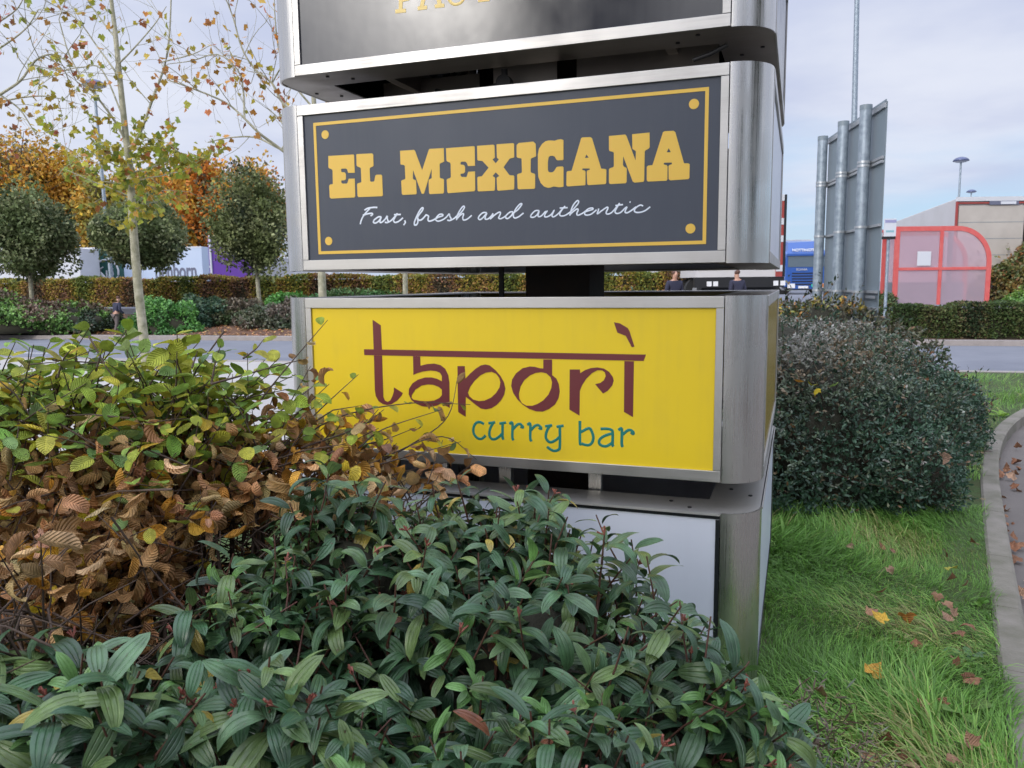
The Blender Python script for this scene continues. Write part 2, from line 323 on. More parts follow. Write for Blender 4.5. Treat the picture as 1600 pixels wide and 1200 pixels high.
# far bank rising to the lorry park
def bank_z(s,t):
    f=np.clip((t+1)/5,0,1);l=.03+.85*np.clip((s-S1-.8)/8.2,0,1)**.8;r=.03+.72*np.clip((s-S1-1.3)/2.5,0,1);return l*(1-f)+r*f
ss=np.linspace(S1+.45,S1+11,40);ts=np.linspace(-70,60,160)
Sg,Tg=np.meshgrid(ss,ts,indexing='ij');P2=Sg[...,None]*NRM+Tg[...,None]*TNG
Z=bank_z(Sg,Tg)+rng.normal(0,.012,Sg.shape)
V=np.concatenate([P2,Z[...,None]],-1).reshape(-1,3);ii=np.arange(39*160).reshape(39,160)[:,:-1].ravel()
o=np_mesh('bank',V,np.stack([ii,ii+160,ii+161,ii+1],1),K['bark_soil']);o['kind']='structure'
sheet('lorry_park',[st(S1+10.8,-140),st(S1+3.6,12),st(S1+3.6,140),st(400,200),st(400,-200)],.775,K['road'],.5)
# ------------------------------------------------------------------ foliage engine
def rosette_dirs(n):
    v=rng.normal(size=(n,3));return v/np.linalg.norm(v,axis=1)[:,None]
def unit(v):return v/(np.linalg.norm(v,axis=-1,keepdims=True)+1e-9)
def leaf_template(nl,nw,width=.36,peak=.45,tip=1.6):
    """grid: u 0..1 along, v -1..1 across"""
    u=np.linspace(0,1,nl+1);v=np.linspace(-1,1,nw+1)
    w=(u**(.62))*(1-u)**(.62*(1-peak)/peak if peak>0 else 1);w=w/w.max()*width;w[-1]=0.004;w[0]=.02
    U,Vv=np.meshgrid(u,v,indexing='ij');Y=Vv*w[:,None]
    idx=np.arange((nl+1)*(nw+1)).reshape(nl+1,nw+1)
    F=np.stack([idx[:-1,:-1],idx[1:,:-1],idx[1:,1:],idx[:-1,1:]],-1).reshape(-1,4)
    return U.ravel(),Y.ravel(),np.stack([U.ravel(),Vv.ravel()],1),F
def leaves(name,T,pos,dirn,nor,size,col,mt,parent,droop=.3,fold=.25,curl=0.,wave=0.,twist=0.,colvar=0.):
    U,Y,UVt,F=T;n=len(pos);m=len(U)
    dirn=unit(dirn);side=unit(np.cross(nor,dirn));nn=np.cross(dirn,side)
    b=lambda a:(np.asarray(a,float)*np.ones(n))[:,None]
    droop,fold,curl=b(droop),b(fold),b(curl)+1e-4
    X=U[None,:]*np.ones((n,1));Yw=Y[None,:]*np.ones((n,1))
    # bend across
    Yc=np.sin(curl*Yw)/curl;Zc=(1-np.cos(curl*Yw))/curl
    Z=Zc+fold*np.abs(Yc)
    if wave:Z=Z+wave*np.sin(U[None,:]*9+rng.uniform(0,6,(n,1)))*np.abs(Y[None,:])*2
    # bend along
    k=2*droop;k=np.where(np.abs(k)<1e-3,1e-3,k)
    Xc=np.sin(k*X)/k;Zb=-(1-np.cos(k*X))/k
    Xf=Xc+Z*np.sin(k*X);Zf=Zb+Z*np.cos(k*X)
    P=pos[:,None,:]+size[:,None,None]*(Xf[...,None]*dirn[:,None,:]+Yc[...,None]*side[:,None,:]+Zf[...,None]*nn[:,None,:])
    Fa=(F[None]+(np.arange(n)*m)[:,None,None]).reshape(-1,F.shape[1])
    cc=np.repeat(col,m,axis=0)
    return np_mesh(name,P.reshape(-1,3),Fa,mt,parent,uv=np.tile(UVt,(n,1)),col=cc)
def pick(cols,w,n,var=.18):
    cols=np.array(cols);w=np.array(w,float);w/=w.sum();i=rng.choice(len(cols),n,p=w)
    return np.clip(cols[i]*(1+rng.normal(0,var,(n,1)))*(1+rng.normal(0,var*.35,(n,3))),.003,.9)
Tsimple=leaf_template(2,2,.30)
Tquad=leaf_template(2,1,.34)
K['leaf_far']=mat('far_foliage',(.1,.1,.1),.55,attr=True,trans=.25,spec=.3)
K['leaf_shrub']=mat('shrub_foliage',(.1,.1,.1),.42,attr=True,trans=.12,spec=.5)
K['grassm']=mat('grass_blades',(.1,.1,.1),.45,attr=True,trans=.3,spec=.35)
K['bark']=mat('pale_mottled_bark',(.46,.43,.32),.85,noise=(11,.9,(.20,.20,.12)),bump=(30,.4,.01))
K['twig']=mat('twig_bark',(.075,.05,.035),.8,noise=(20,.6,(.12,.08,.06)))
K['redstem']=mat('reddish_stems',(.095,.032,.022),.6,noise=(20,.6,(.10,.06,.03)))
K['core']=mat('inner_shade_fill',(.028,.026,.014),.95,bump=(30,.6,.03))  # near-black fill, stands for the shade inside shrubs and hedges
# ------------------------------------------------------------------ totem sign
AL=.344684571;CR=np.array([.764970475,2.85]);W=1.75939;H=.677725;G=.122896;Z0=1.545743;RAD=.14
DL=np.array([-math.cos(AL),math.sin(AL)]);DN=np.array([math.sin(AL),math.cos(AL)])
HW=W/2;HD=HW+RAD
TC=CR+DL*HW+DN*HD                        # centre on the ground
def pl(px,py):                           # photo pixel on the sign's front face -> local (x,z)
    d=ray(px,py);n=DN;t=((CR-EYE[:2])@n)/(d[:2]@n);P=EYE+d*t
    return ((P[:2]-TC)@(-DL),P[2])
totem=thing('totem_sign','tall brushed steel totem sign with black, slate, yellow and white boxes stacked on a post','sign',(TC[0],TC[1],0),-AL)
def ring(half,r,n=10):
    o=[]
    for cx_,cy_,a0 in((half-r,-half+r,-90),(half-r,half-r,0),(-half+r,half-r,90),(-half+r,-half+r,180)):
        for k in range(n+1):
            a=R_(a0+90*k/n);o.append((cx_+r*math.cos(a),cy_+r*math.sin(a)))
    return o
def textmesh(name,polys,strokes,mt,parent,y,depth=.0012,half=.002,flat=.25):
    """polys: list of (outer,[holes]) in local x,z; strokes: list of (pts,halfwidth)"""
    obs=[]
    if polys:
        cu=bpy.data.curves.new('t','CURVE');cu.dimensions='2D';cu.fill_mode='BOTH';cu.extrude=depth
        for outer,holes in polys:
            for pp in [outer]+holes:
                sp=cu.splines.new('POLY');sp.points.add(len(pp)-1)
                for i,(a,b) in enumerate(pp):sp.points[i].co=(a,b,0,1)
                sp.use_cyclic_u=True
        obs.append((cu,1.))
    for hw in sorted(set(s[1] for s in strokes)):
        cu=bpy.data.curves.new('t','CURVE');cu.dimensions='3D';cu.bevel_depth=hw;cu.bevel_resolution=2;cu.use_fill_caps=True
        for pp,h_ in strokes:
            if h_!=hw:continue
            cc=catmull([np.array(p) for p in pp],5) if len(pp)>2 else pp
            sp=cu.splines.new('POLY');sp.points.add(len(cc)-1)
            for i,c in enumerate(cc):sp.points[i].co=(c[0],c[1],0,1)
        obs.append((cu,flat))
    vs=[];fs=[]
    for cu,fl in obs:
        o=bpy.data.objects.new('t',cu);C.objects.link(o);dg=bpy.context.evaluated_depsgraph_get();dg.update()
        me=bpy.data.meshes.new_from_object(o.evaluated_get(dg));b=len(vs)
        vs+=[(v.co.x,y-v.co.z*fl,v.co.y) for v in me.vertices];fs+=[tuple(i+b for i in p.vertices) for p in me.polygons]
        C.objects.unlink(o);bpy.data.objects.remove(o);bpy.data.meshes.remove(me)
    me=bpy.data.meshes.new(name);me.from_pydata(vs,[],fs);me.materials.append(mt);me.update()
    return link(bpy.data.objects.new(name,me),parent)
FY=-HD-.004
def crop(pts,ox,oy,s):return [pl(ox+x/s,oy+y/s) for x,y in pts]
tiers=[(Z0+2*(H+G)-H,'gloss','black'),(Z0+(H+G)-H,'navy','slate'),(Z0-H,'yellow','yellow'),(Z0-(H+G)-H,'white_panel','white')]
boxes=[]
for ti,(zb,pm,nm) in enumerate(tiers):
    zt=zb+H;mb=MB();fw_=.2
    # top and bottom plates with a square opening, butted at mitres
    for z0_,z1_ in((zb,zb+.006),(zt-.006,zt)):
        rg=ring(HD-.002,RAD-.002);inn=ring(HD-fw_,.01);n=len(rg)
        vs=[(*p,z0_) for p in rg]+[(*p,z1_) for p in rg]+[(*p,z0_) for p in inn]+[(*p,z1_) for p in inn]
        fs=[]
        for i in range(n):
            j=(i+1)%n;fs+=[(i,2*n+i,2*n+j,j),(n+i,n+j,3*n+j,3*n+i),(i,j,n+j,n+i),(2*n+i,3*n+i,3*n+j,2*n+j)]
        mb.add(vs,fs)
    # inner lip, screw heads
    bx=mb.build('sign_box',K['ledge' if ti==3 else 'soffit'],totem);bx['label']=f'{nm} box of the totem sign';boxes.append(bx)
    for sx_ in(-1,1):
        for ox_,oy_ in((.26,.06),(.34,.13),(.05,.30),(.13,.38)):
            if ti not in(0,3):continue
            x=sx_*(HD-ox_);y=-(HD-oy_);zz=zb-.002 if ti==0 else zt+.002
            MB().tube([(x,y,zz-.002),(x,y,zz+.002)],.008,8).build('screw',K['black'],bx)
    # joint lines in the plates
    # corner covers
    for ci,(cx_,cy_,a0) in enumerate(((HD-RAD,-HD+RAD,-90),(HD-RAD,HD-RAD,0),(-HD+RAD,HD-RAD,90),(-HD+RAD,-HD+RAD,180))):
        vs=[];n=20
        for k in range(n+1):
            a=R_(a0+90*k/n)
            for rr,zz in((RAD,zb-.004),(RAD,zt+.004),(RAD-.006,zt+.004),(RAD-.006,zb-.004)):vs.append((cx_+rr*math.cos(a),cy_+rr*math.sin(a),zz))
        mc=MB();mc.add(vs,[(4*k,4*k+4,4*k+5,4*k+1) for k in range(n)]+[(4*k+2,4*k+6,4*k+7,4*k+3) for k in range(n)],True)
        mc.add(vs,[(4*k+1,4*k+5,4*k+6,4*k+2) for k in range(n)]+[(4*k,4*k+3,4*k+7,4*k+4) for k in range(n)]+[(0,1,2,3),(4*n,4*n+3,4*n+2,4*n+1)])
        mc.build('corner_cover',K['steel_v'],bx)
    # four framed faces
    for fi in range(4):
        def rp(vs,fi=fi):
            c_,s_=[(1,0),(0,1),(-1,0),(0,-1)][fi];return [(x*c_-y*s_,x*s_+y*c_,z) for x,y,z in vs]
        def rbox(mb,*a):
            t=MB().box(*a);mb.add(rp(t.v),t.f)
        fl,ft=.031,.040
        if ti==3:fl,ft=.018,.020
        pmat=K[pm] if fi==0 else {0:K['gloss'],1:K['white_panel'],2:K['amber'],3:K['white_panel']}[ti]  # slate box sides take the pale colour in place of reflected sky
        mp=MB();rbox(mp,-HW+.004,HW-.004,-HD+.006,-HD+.012,zb+.006,zt-.006)
        mp.build('sign_panel',pmat,bx)
        mf=MB();g=.003;e=0.
        fm=K['steel_h'] if ti<3 else K['blacktrim']
        y0_,y1_=(-HD-.003,-HD+.0055) 
        if ti==3:y0_=-HD+.001
        rbox(mf,-HW+g,HW-g,y0_,y1_,zt-ft,zt+.002);rbox(mf,-HW+g,HW-g,y0_,y1_,zb-.002,zb+ft)
        rbox(mf,-HW+g,-HW+fl,y0_+.0006,y1_,zb+ft+.0015,zt-ft-.0015);rbox(mf,HW-fl,HW-g,y0_+.0006,y1_,zb+ft+.0015,zt-ft-.0015)
        mf.build('panel_frame',fm,bx,bevel=.0015)
        if ti==3:
            mt_=MB();rbox(mt_,-HW+g,HW-g,-HD-.004,-HD+.0005,zt-.006,zt+.003);mt_.build('edge_trim',K['ledge'],bx)
PF=-HD+.0058   # panel front plane
# top cap on the highest box, inner back liners (dark), central post
mb=MB();mb.prism(ring(HD-.01,RAD-.01),tiers[0][0]+H+.006,tiers[0][0]+H+.03,'z');mb.build('top_cap',K['soffit'],totem)
mb=MB();mb.box(-.165,.165,-.16,.16,0,tiers[0][0]+H);mb.build('central_post',K['post_brown'],totem,bevel=.008)
mb=MB();mb.prism(ring(HD-.06,.1),-.03,tiers[3][0]-.001,'z');mb.build('plinth',K['dark'],totem)
mb=MB();mb.box(-.235,-.215,-.35,-.33,Z0-H-.2,tiers[1][0]+.3);mb.build('cable_duct',K['black'],totem)
for x,y in((.35,-.78),(-.05,-.78),(-.35,-.78),(.66,.5),(-.6,-.78)):
    mb=MB();zb_=tiers[3][0]+H;mb.box(x-.028,x+.028,y-.02,y+.02,zb_-.02,zb_+G+.02);mb.build('bracket',K['steel_v'] if y<0 else K['soffit'],totem,bevel=.002)
for x,y,zz in((-.62,.1,0),(.62,.1,0),(0,.62,0)):
    for ti in range(3):
        mb=MB();zc=tiers[ti][0]+.04
        if y==.62:mb.box(-HD+.2,HD-.2,.60,.64,zc,zc+.10)
        else:mb.box(x-.02,x+.02,-HD+.19,HD-.19,zc,zc+.10)
        mb.build('cross_rail',K['soffit'],totem)
# cable with junction fitting in the gap under the black box
zj=tiers[0][0]-.055
yf_=-HD+.235;xf_=-.035
mb=MB();mb.tube([(xf_,yf_,zj+.055),(xf_,yf_,zj+.02)],.013,10).tube([(xf_,yf_-.02,zj),(xf_,yf_+.02,zj)],.032,20)
mb.tube([(xf_-.01,yf_,zj),(xf_-.08,yf_,zj-.012),(xf_-.18,yf_,zj-.018),(xf_-.27,yf_+.02,zj-.010),(xf_-.33,yf_+.05,zj+.01)],.010,8)
mb.build('cable_fitting',K['black'],totem)
for xa_,xb_,yy in((.22,.80,-HD+.42),(-.12,.16,-HD+.33),(-.80,-.30,-HD+.62)):
    MB().box(xa_,xb_,yy,yy+.004,tiers[1][0]+H-.02,tiers[0][0]+.10).build('inner_sheet',K['soffit'],totem)
mb=MB();mb.tube([(HW-.14,-HD+.10,tiers[0][0]-.075),(HW-.08,-HD+.10,tiers[0][0]-.06),(HW-.02,-HD+.10,tiers[0][0]-.035)],.008,6);mb.build('cable',K['black'],totem)
# ---- lettering
LET={}
exec('''
E1=([(160,180),(680,148),(697,165),(710,530),(575,532),(550,455),(520,440),(440,442),(425,460),(430,515),(500,520),(525,560),(525,660),(500,685),(430,690),(430,735),(460,758),(540,755),(560,740),(585,655),(710,650),(722,1020),(700,1045),(215,1068),(190,1040),(178,800),(200,775),(255,765),(250,490),(230,455),(175,435),(162,410)],500,230,13.3333,[])
L1=([(745,150),(760,140),(1070,125),(1095,150),(1103,380),(1085,400),(1030,425),(1022,450),(1030,700),(1050,718),(1100,715),(1120,695),(1140,590),(1165,570),(1260,568),(1280,590),(1297,1000),(1280,1018),(790,1038),(770,1010),(760,770),(775,750),(830,735),(850,720),(840,440),(825,420),(770,400),(750,375)],500,230,13.3333,[])
M1=([(190,205),(480,185),(500,205),(650,610),(790,180),(810,165),(1100,148),(1108,430),(1020,470),(1015,500),(1018,760),(1035,775),(1090,790),(1105,810),(1105,1070),(1085,1095),(815,1108),(795,1085),(785,820),(805,800),(850,775),(850,580),(690,1090),(680,1100),(645,1100),(635,1085),(460,600),(455,780),(470,800),(515,820),(522,840),(535,1090),(520,1112),(245,1125),(228,1105),(213,840),(228,820),(285,800),(300,780),(290,520),(270,500),(205,490),(198,470)],610,220,13.3333,[])
E2=([(1148,150),(1729,107),(1745,122),(1752,517),(1607,522),(1582,457),(1547,429),(1470,430),(1450,450),(1450,490),(1520,500),(1545,540),(1545,640),(1520,675),(1450,685),(1450,720),(1475,750),(1577,752),(1612,642),(1752,632),(1757,1017),(1737,1047),(1195,1088),(1175,1060),(1162,810),(1180,790),(1235,770),(1250,750),(1245,480),(1230,450),(1170,425),(1158,400)],610,220,13.3333,[])
X1=([(330,235),(670,210),(690,225),(700,480),(650,515),(718,600),(785,515),(745,485),(735,210),(750,200),(1080,178),(1100,195),(1105,465),(1090,480),(1010,500),(880,680),(1000,840),(1020,850),(1085,850),(1105,870),(1105,1125),(1090,1145),(770,1170),(748,1150),(738,905),(755,885),(795,865),(718,785),(650,865),(690,885),(705,905),(700,1150),(680,1170),(360,1185),(340,1165),(335,900),(350,880),(430,868),(570,690),(440,550),(350,540),(335,520)],720,210,13.3333,[])
I1=([(1155,215),(1200,175),(1500,145),(1550,190),(1560,440),(1545,460),(1465,490),(1450,510),(1445,770),(1460,795),(1525,815),(1540,835),(1540,1105),(1520,1130),(1200,1142),(1175,1120),(1165,835),(1185,820),(1250,800),(1265,780),(1258,510),(1245,495),(1175,485),(1155,460)],720,210,13.3333,[])
C1=([(665,180),(665,580),(650,600),(540,603),(515,585),(480,525),(440,508),(380,512),(355,540),(340,620),(338,800),(355,845),(400,855),(440,850),(475,820),(520,745),(560,735),(645,730),(665,750),(665,1150),(640,1160),(570,1165),(460,1148),(400,1170),(340,1178),(260,1150),(190,1075),(140,950),(132,800),(132,480),(155,360),(220,260),(290,205),(360,188),(430,190),(480,195),(550,170),(610,162)],830,205,13.3333,[])
A1=([(1035,140),(1060,125),(1225,118),(1260,140),(1450,775),(1540,785),(1560,800),(1555,1075),(1535,1098),(1185,1120),(1160,1100),(1152,840),(1165,815),(1215,800),(1210,772),(1060,772),(1055,805),(1105,815),(1125,840),(1122,1110),(1105,1122),(750,1148),(725,1120),(730,850),(750,830),(835,820)],830,205,13.3333,[[(1145,478),(1190,548),(1110,555)]])
N1=([(118,130),(390,105),(410,130),(562,540),(568,385),(550,370),(515,350),(508,335),(505,100),(795,72),(797,315),(780,340),(725,370),(715,390),(705,870),(690,895),(545,908),(515,890),(355,465),(350,610),(365,640),(405,660),(415,680),(412,895),(395,918),(140,932),(118,915),(118,690),(130,670),(185,650),(200,635),(200,410),(185,395),(130,380),(118,365)],940,200,10.6667,[])
A2=([(1020,65),(1050,50),(1195,42),(1225,65),(1370,585),(1440,585),(1465,600),(1460,830),(1440,850),(1140,870),(1115,850),(1112,635),(1125,615),(1170,600),(1165,572),(1035,575),(1030,605),(1080,615),(1095,635),(1092,855),(1075,875),(770,890),(748,870),(750,645),(770,625),(845,615)],940,200,10.6667,[[(1115,330),(1150,400),(1080,402)]])
T1=([(150,68),(240,130),(252,397),(162,395)],560,490,7.056,[])
T2=([(165,462),(254,464),(268,920),(285,960),(315,975),(345,960),(370,910),(385,860),(385,815),(483,878),(465,910),(420,960),(360,1000),(310,1010),(260,998),(215,965),(185,910),(175,840)],560,490,7.056,[])
AA=([(597,470),(675,473),(677,575),(750,558),(830,552),(900,570),(950,610),(985,680),(997,760),(1000,1040),(960,1020),(910,990),(860,1015),(790,1030),(700,1025),(630,995),(575,950),(548,890),(552,830),(590,770),(650,730),(730,705),(800,705),(860,720),(915,748),(915,690),(895,655),(850,635),(790,628),(700,640),(640,658),(600,678)],560,490,7.056,[[(915,840),(880,810),(820,787),(760,782),(690,795),(620,840),(582,900),(580,930),(600,950),(680,965),(760,968),(830,960),(890,930),(915,900)]])
PP=([(125,375),(225,375),(235,550),(300,480),(380,410),(450,365),(510,352),(570,365),(650,430),(720,510),(770,600),(790,690),(775,770),(730,850),(670,915),(600,960),(520,978),(450,965),(380,915),(240,800),(238,1080),(135,1015),(128,700)],700,530,8.8889,[[(268,745),(300,665),(360,580),(440,505),(520,465),(600,455),(660,480),(705,540),(722,600),(710,670),(660,750),(590,815),(500,855),(420,862),(340,840),(290,795)]])
OO=([(1318,283),(1440,285),(1440,500),(1500,550),(1535,630),(1547,730),(1530,820),(1480,910),(1400,970),(1310,1008),(1220,1005),(1120,970),(1030,910),(960,840),(900,750),(872,650),(885,560),(940,475),(1030,405),(1130,380),(1200,385),(1270,405),(1318,408)],700,530,8.8889,[[(1290,460),(1360,475),(1420,530),(1440,600),(1430,680),(1390,770),(1320,850),(1240,900),(1160,928),(1080,925),(1020,890),(985,830),(978,760),(1000,660),(1050,575),(1130,505),(1210,470)]])
RR=([(203,600),(313,600),(315,640),(370,605),(430,585),(500,578),(570,590),(625,625),(665,680),(675,720),(660,770),(610,830),(560,858),(475,757),(530,745),(570,715),(590,670),(580,630),(550,610),(500,608),(440,640),(380,700),(335,770),(312,830),(308,1095),(200,1030)],860,490,6.857,[])
II=([(790,510),(892,512),(882,1112),(785,1055)],860,490,6.857,[])
AC=([(677,93),(740,105),(825,155),(845,190),(897,355),(870,362),(805,240),(715,205)],860,490,6.857,[])
P1=([(133,115),(178,108),(178,-340),(135,-335),(130,-385),(340,-405),(420,-350),(430,-200),(400,-80),(300,0),(225,18),(222,105),(262,103),(268,150),(135,162)],600,0,8,[[(228,-340),(330,-350),(375,-290),(370,-150),(320,-60),(226,-30)]])
A3=([(412,78),(440,72),(548,-395),(610,-400),(713,40),(745,40),(748,85),(630,97),(625,52),(660,48),(640,-70),(520,-60),(490,65),(530,63),(530,110),(415,125)],600,0,8,[[(575,-300),(545,-110),(622,-115)]])
T3=([(1170,-30),(1215,-35),(1215,-370),(1150,-365),(1150,-430),(1400,-450),(1400,-385),(1265,-375),(1262,-40),(1305,-45),(1310,8),(1170,22)],600,0,8,[])
''',LET)
def gl(*ks):
    o=[]
    for k in ks:
        p,ox,oy,s,h=LET[k];o.append((crop(p,ox,oy,s),[crop(x,ox,oy,s) for x in h]))
    return o
def bez_round(poly):return poly
textmesh('lettering',gl('E1','L1','M1','E2','X1','I1','C1','A1','N1','A2'),[],K['gold'],boxes[1],PF)
bar=[pl(*p) for p in((567.8,545.7),(1009,554.2),(1005.1,564.1),(568.2,554.9))]
textmesh('lettering',[(bar,[])]+gl('T1','T2','AA','PP','OO','RR','II','AC'),[],K['maroon'],boxes[2],PF)
s3=[(crop([(980,-280),(900,-350),(820,-290),(830,-200),(900,-170),(975,-130),(990,-40),(960,20),(900,48),(850,40),(810,0),(795,-40)],600,0,8),.0055)]
textmesh('lettering',gl('P1','A3','T3'),s3,K['pale_gold'],boxes[0],PF)
# border and corner dots
TL,TR_,BR,BL=[pl(*p) for p in((489,191),(1109,136),(1101.6,381),(496,397.5))]
x0=(TL[0]+BL[0])/2;x1=(TR_[0]+BR[0])/2;z1=(TL[1]+TR_[1])/2;z0=(BL[1]+BR[1])/2;tk=.0125
dots=[]
for px,py in((507,210),(1084,162),(1078.5,357),(512.5,376.5)):
    a,b=pl(px,py);dots.append(([(a+.0175*math.cos(t),b+.0175*math.sin(t)) for t in np.linspace(0,2*math.pi,24,endpoint=False)],[]))
textmesh('border',[([(x0,z0),(x1,z0),(x1,z1),(x0,z1)],[[(x0+tk,z0+tk),(x1-tk,z0+tk),(x1-tk,z1-tk),(x0+tk,z1-tk)]])]+dots,[],K['gold'],boxes[1],PF)
def strokes(data,ox,oy,s,hw):return [(crop(p,ox,oy,s),hw) for p in data]
sc1=[[(440,160),(370,160),(270,175),(210,210)],[(310,175),(240,250),(180,330),(150,400),(135,460)],[(180,300),(270,275),(340,265),(355,285),(320,310)],
[(510,330),(460,330),(390,380),(370,425),(410,440),(470,400),(510,335),(490,390),(490,430),(530,420),(580,370),(620,310)],[(620,310),(620,370),(635,410),(620,432),(575,425)],[(620,432),(680,400),(740,340),(800,265)],
[(800,265),(750,350),(730,400),(760,430),(820,410),(900,345)],[(740,290),(860,285)],[(930,390),(940,430),(910,475)],
[(1160,340),(1180,300),(1240,220),(1260,175),(1235,170),(1190,230),(1140,330),(1105,420),(1105,470),(1140,470),(1165,420),(1160,350),(1180,385),(1230,380),(1290,320),(1310,290)],
[(1310,290),(1350,310),(1355,330),(1345,380),(1370,405),(1430,390),(1520,340)]]
sc2=[[(0,380),(60,360),(115,340),(110,318),(60,320),(10,370),(0,410),(40,432),(110,410),(170,370),(225,305)],[(225,305),(235,350),(255,390),(240,420),(190,415)],[(240,420),(300,390),(345,350)],
[(345,350),(420,290),(475,210),(465,180),(430,210),(380,290),(355,350),(345,415)],[(345,400),(400,340),(450,305),(465,320),(450,370),(460,410),(510,405),(560,370),(600,335)],
[(850,290),(790,290),(730,340),(710,385),(740,405),(790,370),(850,300),(830,350),(825,395),(870,395),(930,340),(955,300)],
[(955,300),(940,350),(910,395),(980,330),(1050,285),(1080,290),(1065,340),(1050,380),(1090,390),(1160,350),(1180,330)],
[(1290,275),(1240,280),(1180,330),(1165,370),(1200,388),(1260,340),(1290,290)],[(1285,300),(1370,240),(1430,160),(1430,140),(1400,150),(1340,220),(1300,300),(1295,350),(1320,380),(1380,360),(1465,295)]]
sc3=[[(165,220),(120,222),(75,265),(65,295),(100,300),(140,270),(165,225),(155,265),(155,290),(190,285),(245,225)],
[(265,220),(240,255),(230,290),(260,295),(310,265),(345,215),(325,260),(320,290),(350,290),(400,250),(430,215),(475,165)],
[(475,165),(430,220),(410,265),(430,285),(480,275),(540,235)],[(410,190),(505,185)],[(540,235),(590,185),(635,125),(625,100),(590,130),(555,190),(530,280)],
[(535,265),(580,225),(620,200),(630,215),(615,255),(625,275),(670,260),(720,225)],[(700,240),(760,220),(805,205),(800,190),(750,200),(715,235),(710,265),(740,275),(790,260),(850,210)],
[(875,195),(870,220),(860,260),(920,215),(975,180),(985,195),(965,240),(975,262),(1020,250),(1070,200),(1125,130)],
[(1125,130),(1090,190),(1070,235),(1095,255),(1140,240),(1190,190),(1215,175)],[(1075,160),(1165,148)],[(1215,175),(1195,215),(1190,240),(1220,245),(1270,215),(1320,175)],
[(1244,114),(1250,118),(1256,121)],[(1405,165),(1370,155),(1320,185),(1300,220),(1320,240),(1370,240),(1430,220),(1490,175)]]
textmesh('tagline',[],strokes(sc1,550,310,11.43,.0033)+strokes(sc2,680,305,10.667,.0029)+strokes(sc3,820,300,7.619,.0027),K['script'],boxes[1],PF)
cu1=[[(255,130),(190,98),(130,115),(92,180),(92,270),(140,340),(200,362),(250,340),(278,305)],[(325,118),(430,100)],[(400,110),(352,200),(338,300),(370,358),(420,366),(480,335),(540,280)],[(495,122),(600,105)],[(545,115),(545,330),(562,375)],
[(650,128),(698,115),(698,330),(715,385)],[(705,215),(770,145),(820,130),(850,160),(848,200)],[(930,143),(978,130),(978,345),(997,402)],[(985,230),(1050,160),(1105,148),(1135,180),(1130,220)],
[(1210,165),(1320,148)],[(1290,150),(1240,235),(1222,335),(1260,400),(1310,412),(1380,378),(1430,335)],[(1390,172),(1500,155)],[(1441,160),(1441,480),(1420,530),(1360,550),(1300,530),(1240,485)]]
cu2=[[(207,105),(208,555),(235,590)],[(225,340),(390,262),(450,320),(488,450),(460,560),(390,612),(310,605),(240,580)],[(640,275),(740,270),(850,290),(890,350),(888,600),(910,640)],[(870,370),(720,420),(635,480),(607,550),(640,612),(740,638),(830,600),(880,560)],
[(1010,300),(1080,278),(1080,590),(1105,650)],[(1100,395),(1190,315),(1260,300),(1310,340),(1305,400)]]
blob=[[(840,160),(850,175),(848,192)],[(1125,178),(1135,192),(1130,212)]];blob2=[[(1290,330),(1305,355),(1300,385)]]
textmesh('tagline',[],strokes(cu1,730,650,10,.0056)+strokes(blob,730,650,10,.0090),K['teal'],boxes[2],PF,flat=.18)
textmesh('tagline',[],strokes(cu2,890,650,13.333,.0056)+strokes(blob2,890,650,13.333,.0090),K['teal'],boxes[2],PF,flat=.18)
# chipped paint along the foot of the yellow panel
ch=[]
for px,w_,py in((765,14,718),(842,8,722.5),(870,30,724),(925,14,728),(1000,60,733),(1075,20,736)):
    n_=9;a=[(px-w_/2+w_*i/n_,py+random.uniform(-1.6,.4)) for i in range(n_+1)];ch.append(([pl(*p) for p in a]+[pl(px+w_/2,py+3.5),pl(px-w_/2,py+2.5)],[]))
for c_ in ch:textmesh('chipped_paint',[c_],[],K['post_brown'],boxes[2],PF+.0004)
# ------------------------------------------------------------------ plants: shared pieces
def sticks(name,A,B,r0,r1,mt,parent,n=4,bend=0.):
    """many thin tapered twigs in one part"""
    A=np.asarray(A,float);B=np.asarray(B,float);m=len(A);d=unit(B-A)
    ref=np.where(np.abs(d[:,2:3])<.9,np.array([[0,0,1.]]),np.array([[1.,0,0]]))
    s=unit(np.cross(d,ref));t=np.cross(d,s)
    Mid=(A+B)/2+np.array([0,0,1.])*bend*np.linalg.norm(B-A,axis=1)[:,None]+rng.normal(0,.03,(m,3))*np.linalg.norm(B-A,axis=1)[:,None]
    r0=np.asarray(r0)*np.ones(m);r1=np.asarray(r1)*np.ones(m);rings=[]
    for P,r in((A,r0),(Mid,(r0+r1)/2),(B,r1)):
        for k in range(n):
            a=2*math.pi*k/n;rings.append(P+(s*math.cos(a)+t*math.sin(a))*r[:,None])
    V=np.stack(rings,1);F=[]
    for q in range(2):
        for k in range(n):F.append((q*n+k,q*n+(k+1)%n,(q+1)*n+(k+1)%n,(q+1)*n+k))
    F=np.array(F);Fa=(F[None]+(np.arange(m)*3*n)[:,None,None]).reshape(-1,4)
    return np_mesh(name,V.reshape(-1,3),Fa,mt,parent)
def lump(d,seed,amp=.12):
    r=np.random.default_rng(seed);o=np.ones(len(d))
    for k in range(7):
        a=unit(r.normal(size=3));f=r.uniform(3,8);o+=amp/3*np.sin(f*(d@a)+r.uniform(0,6))
    return o
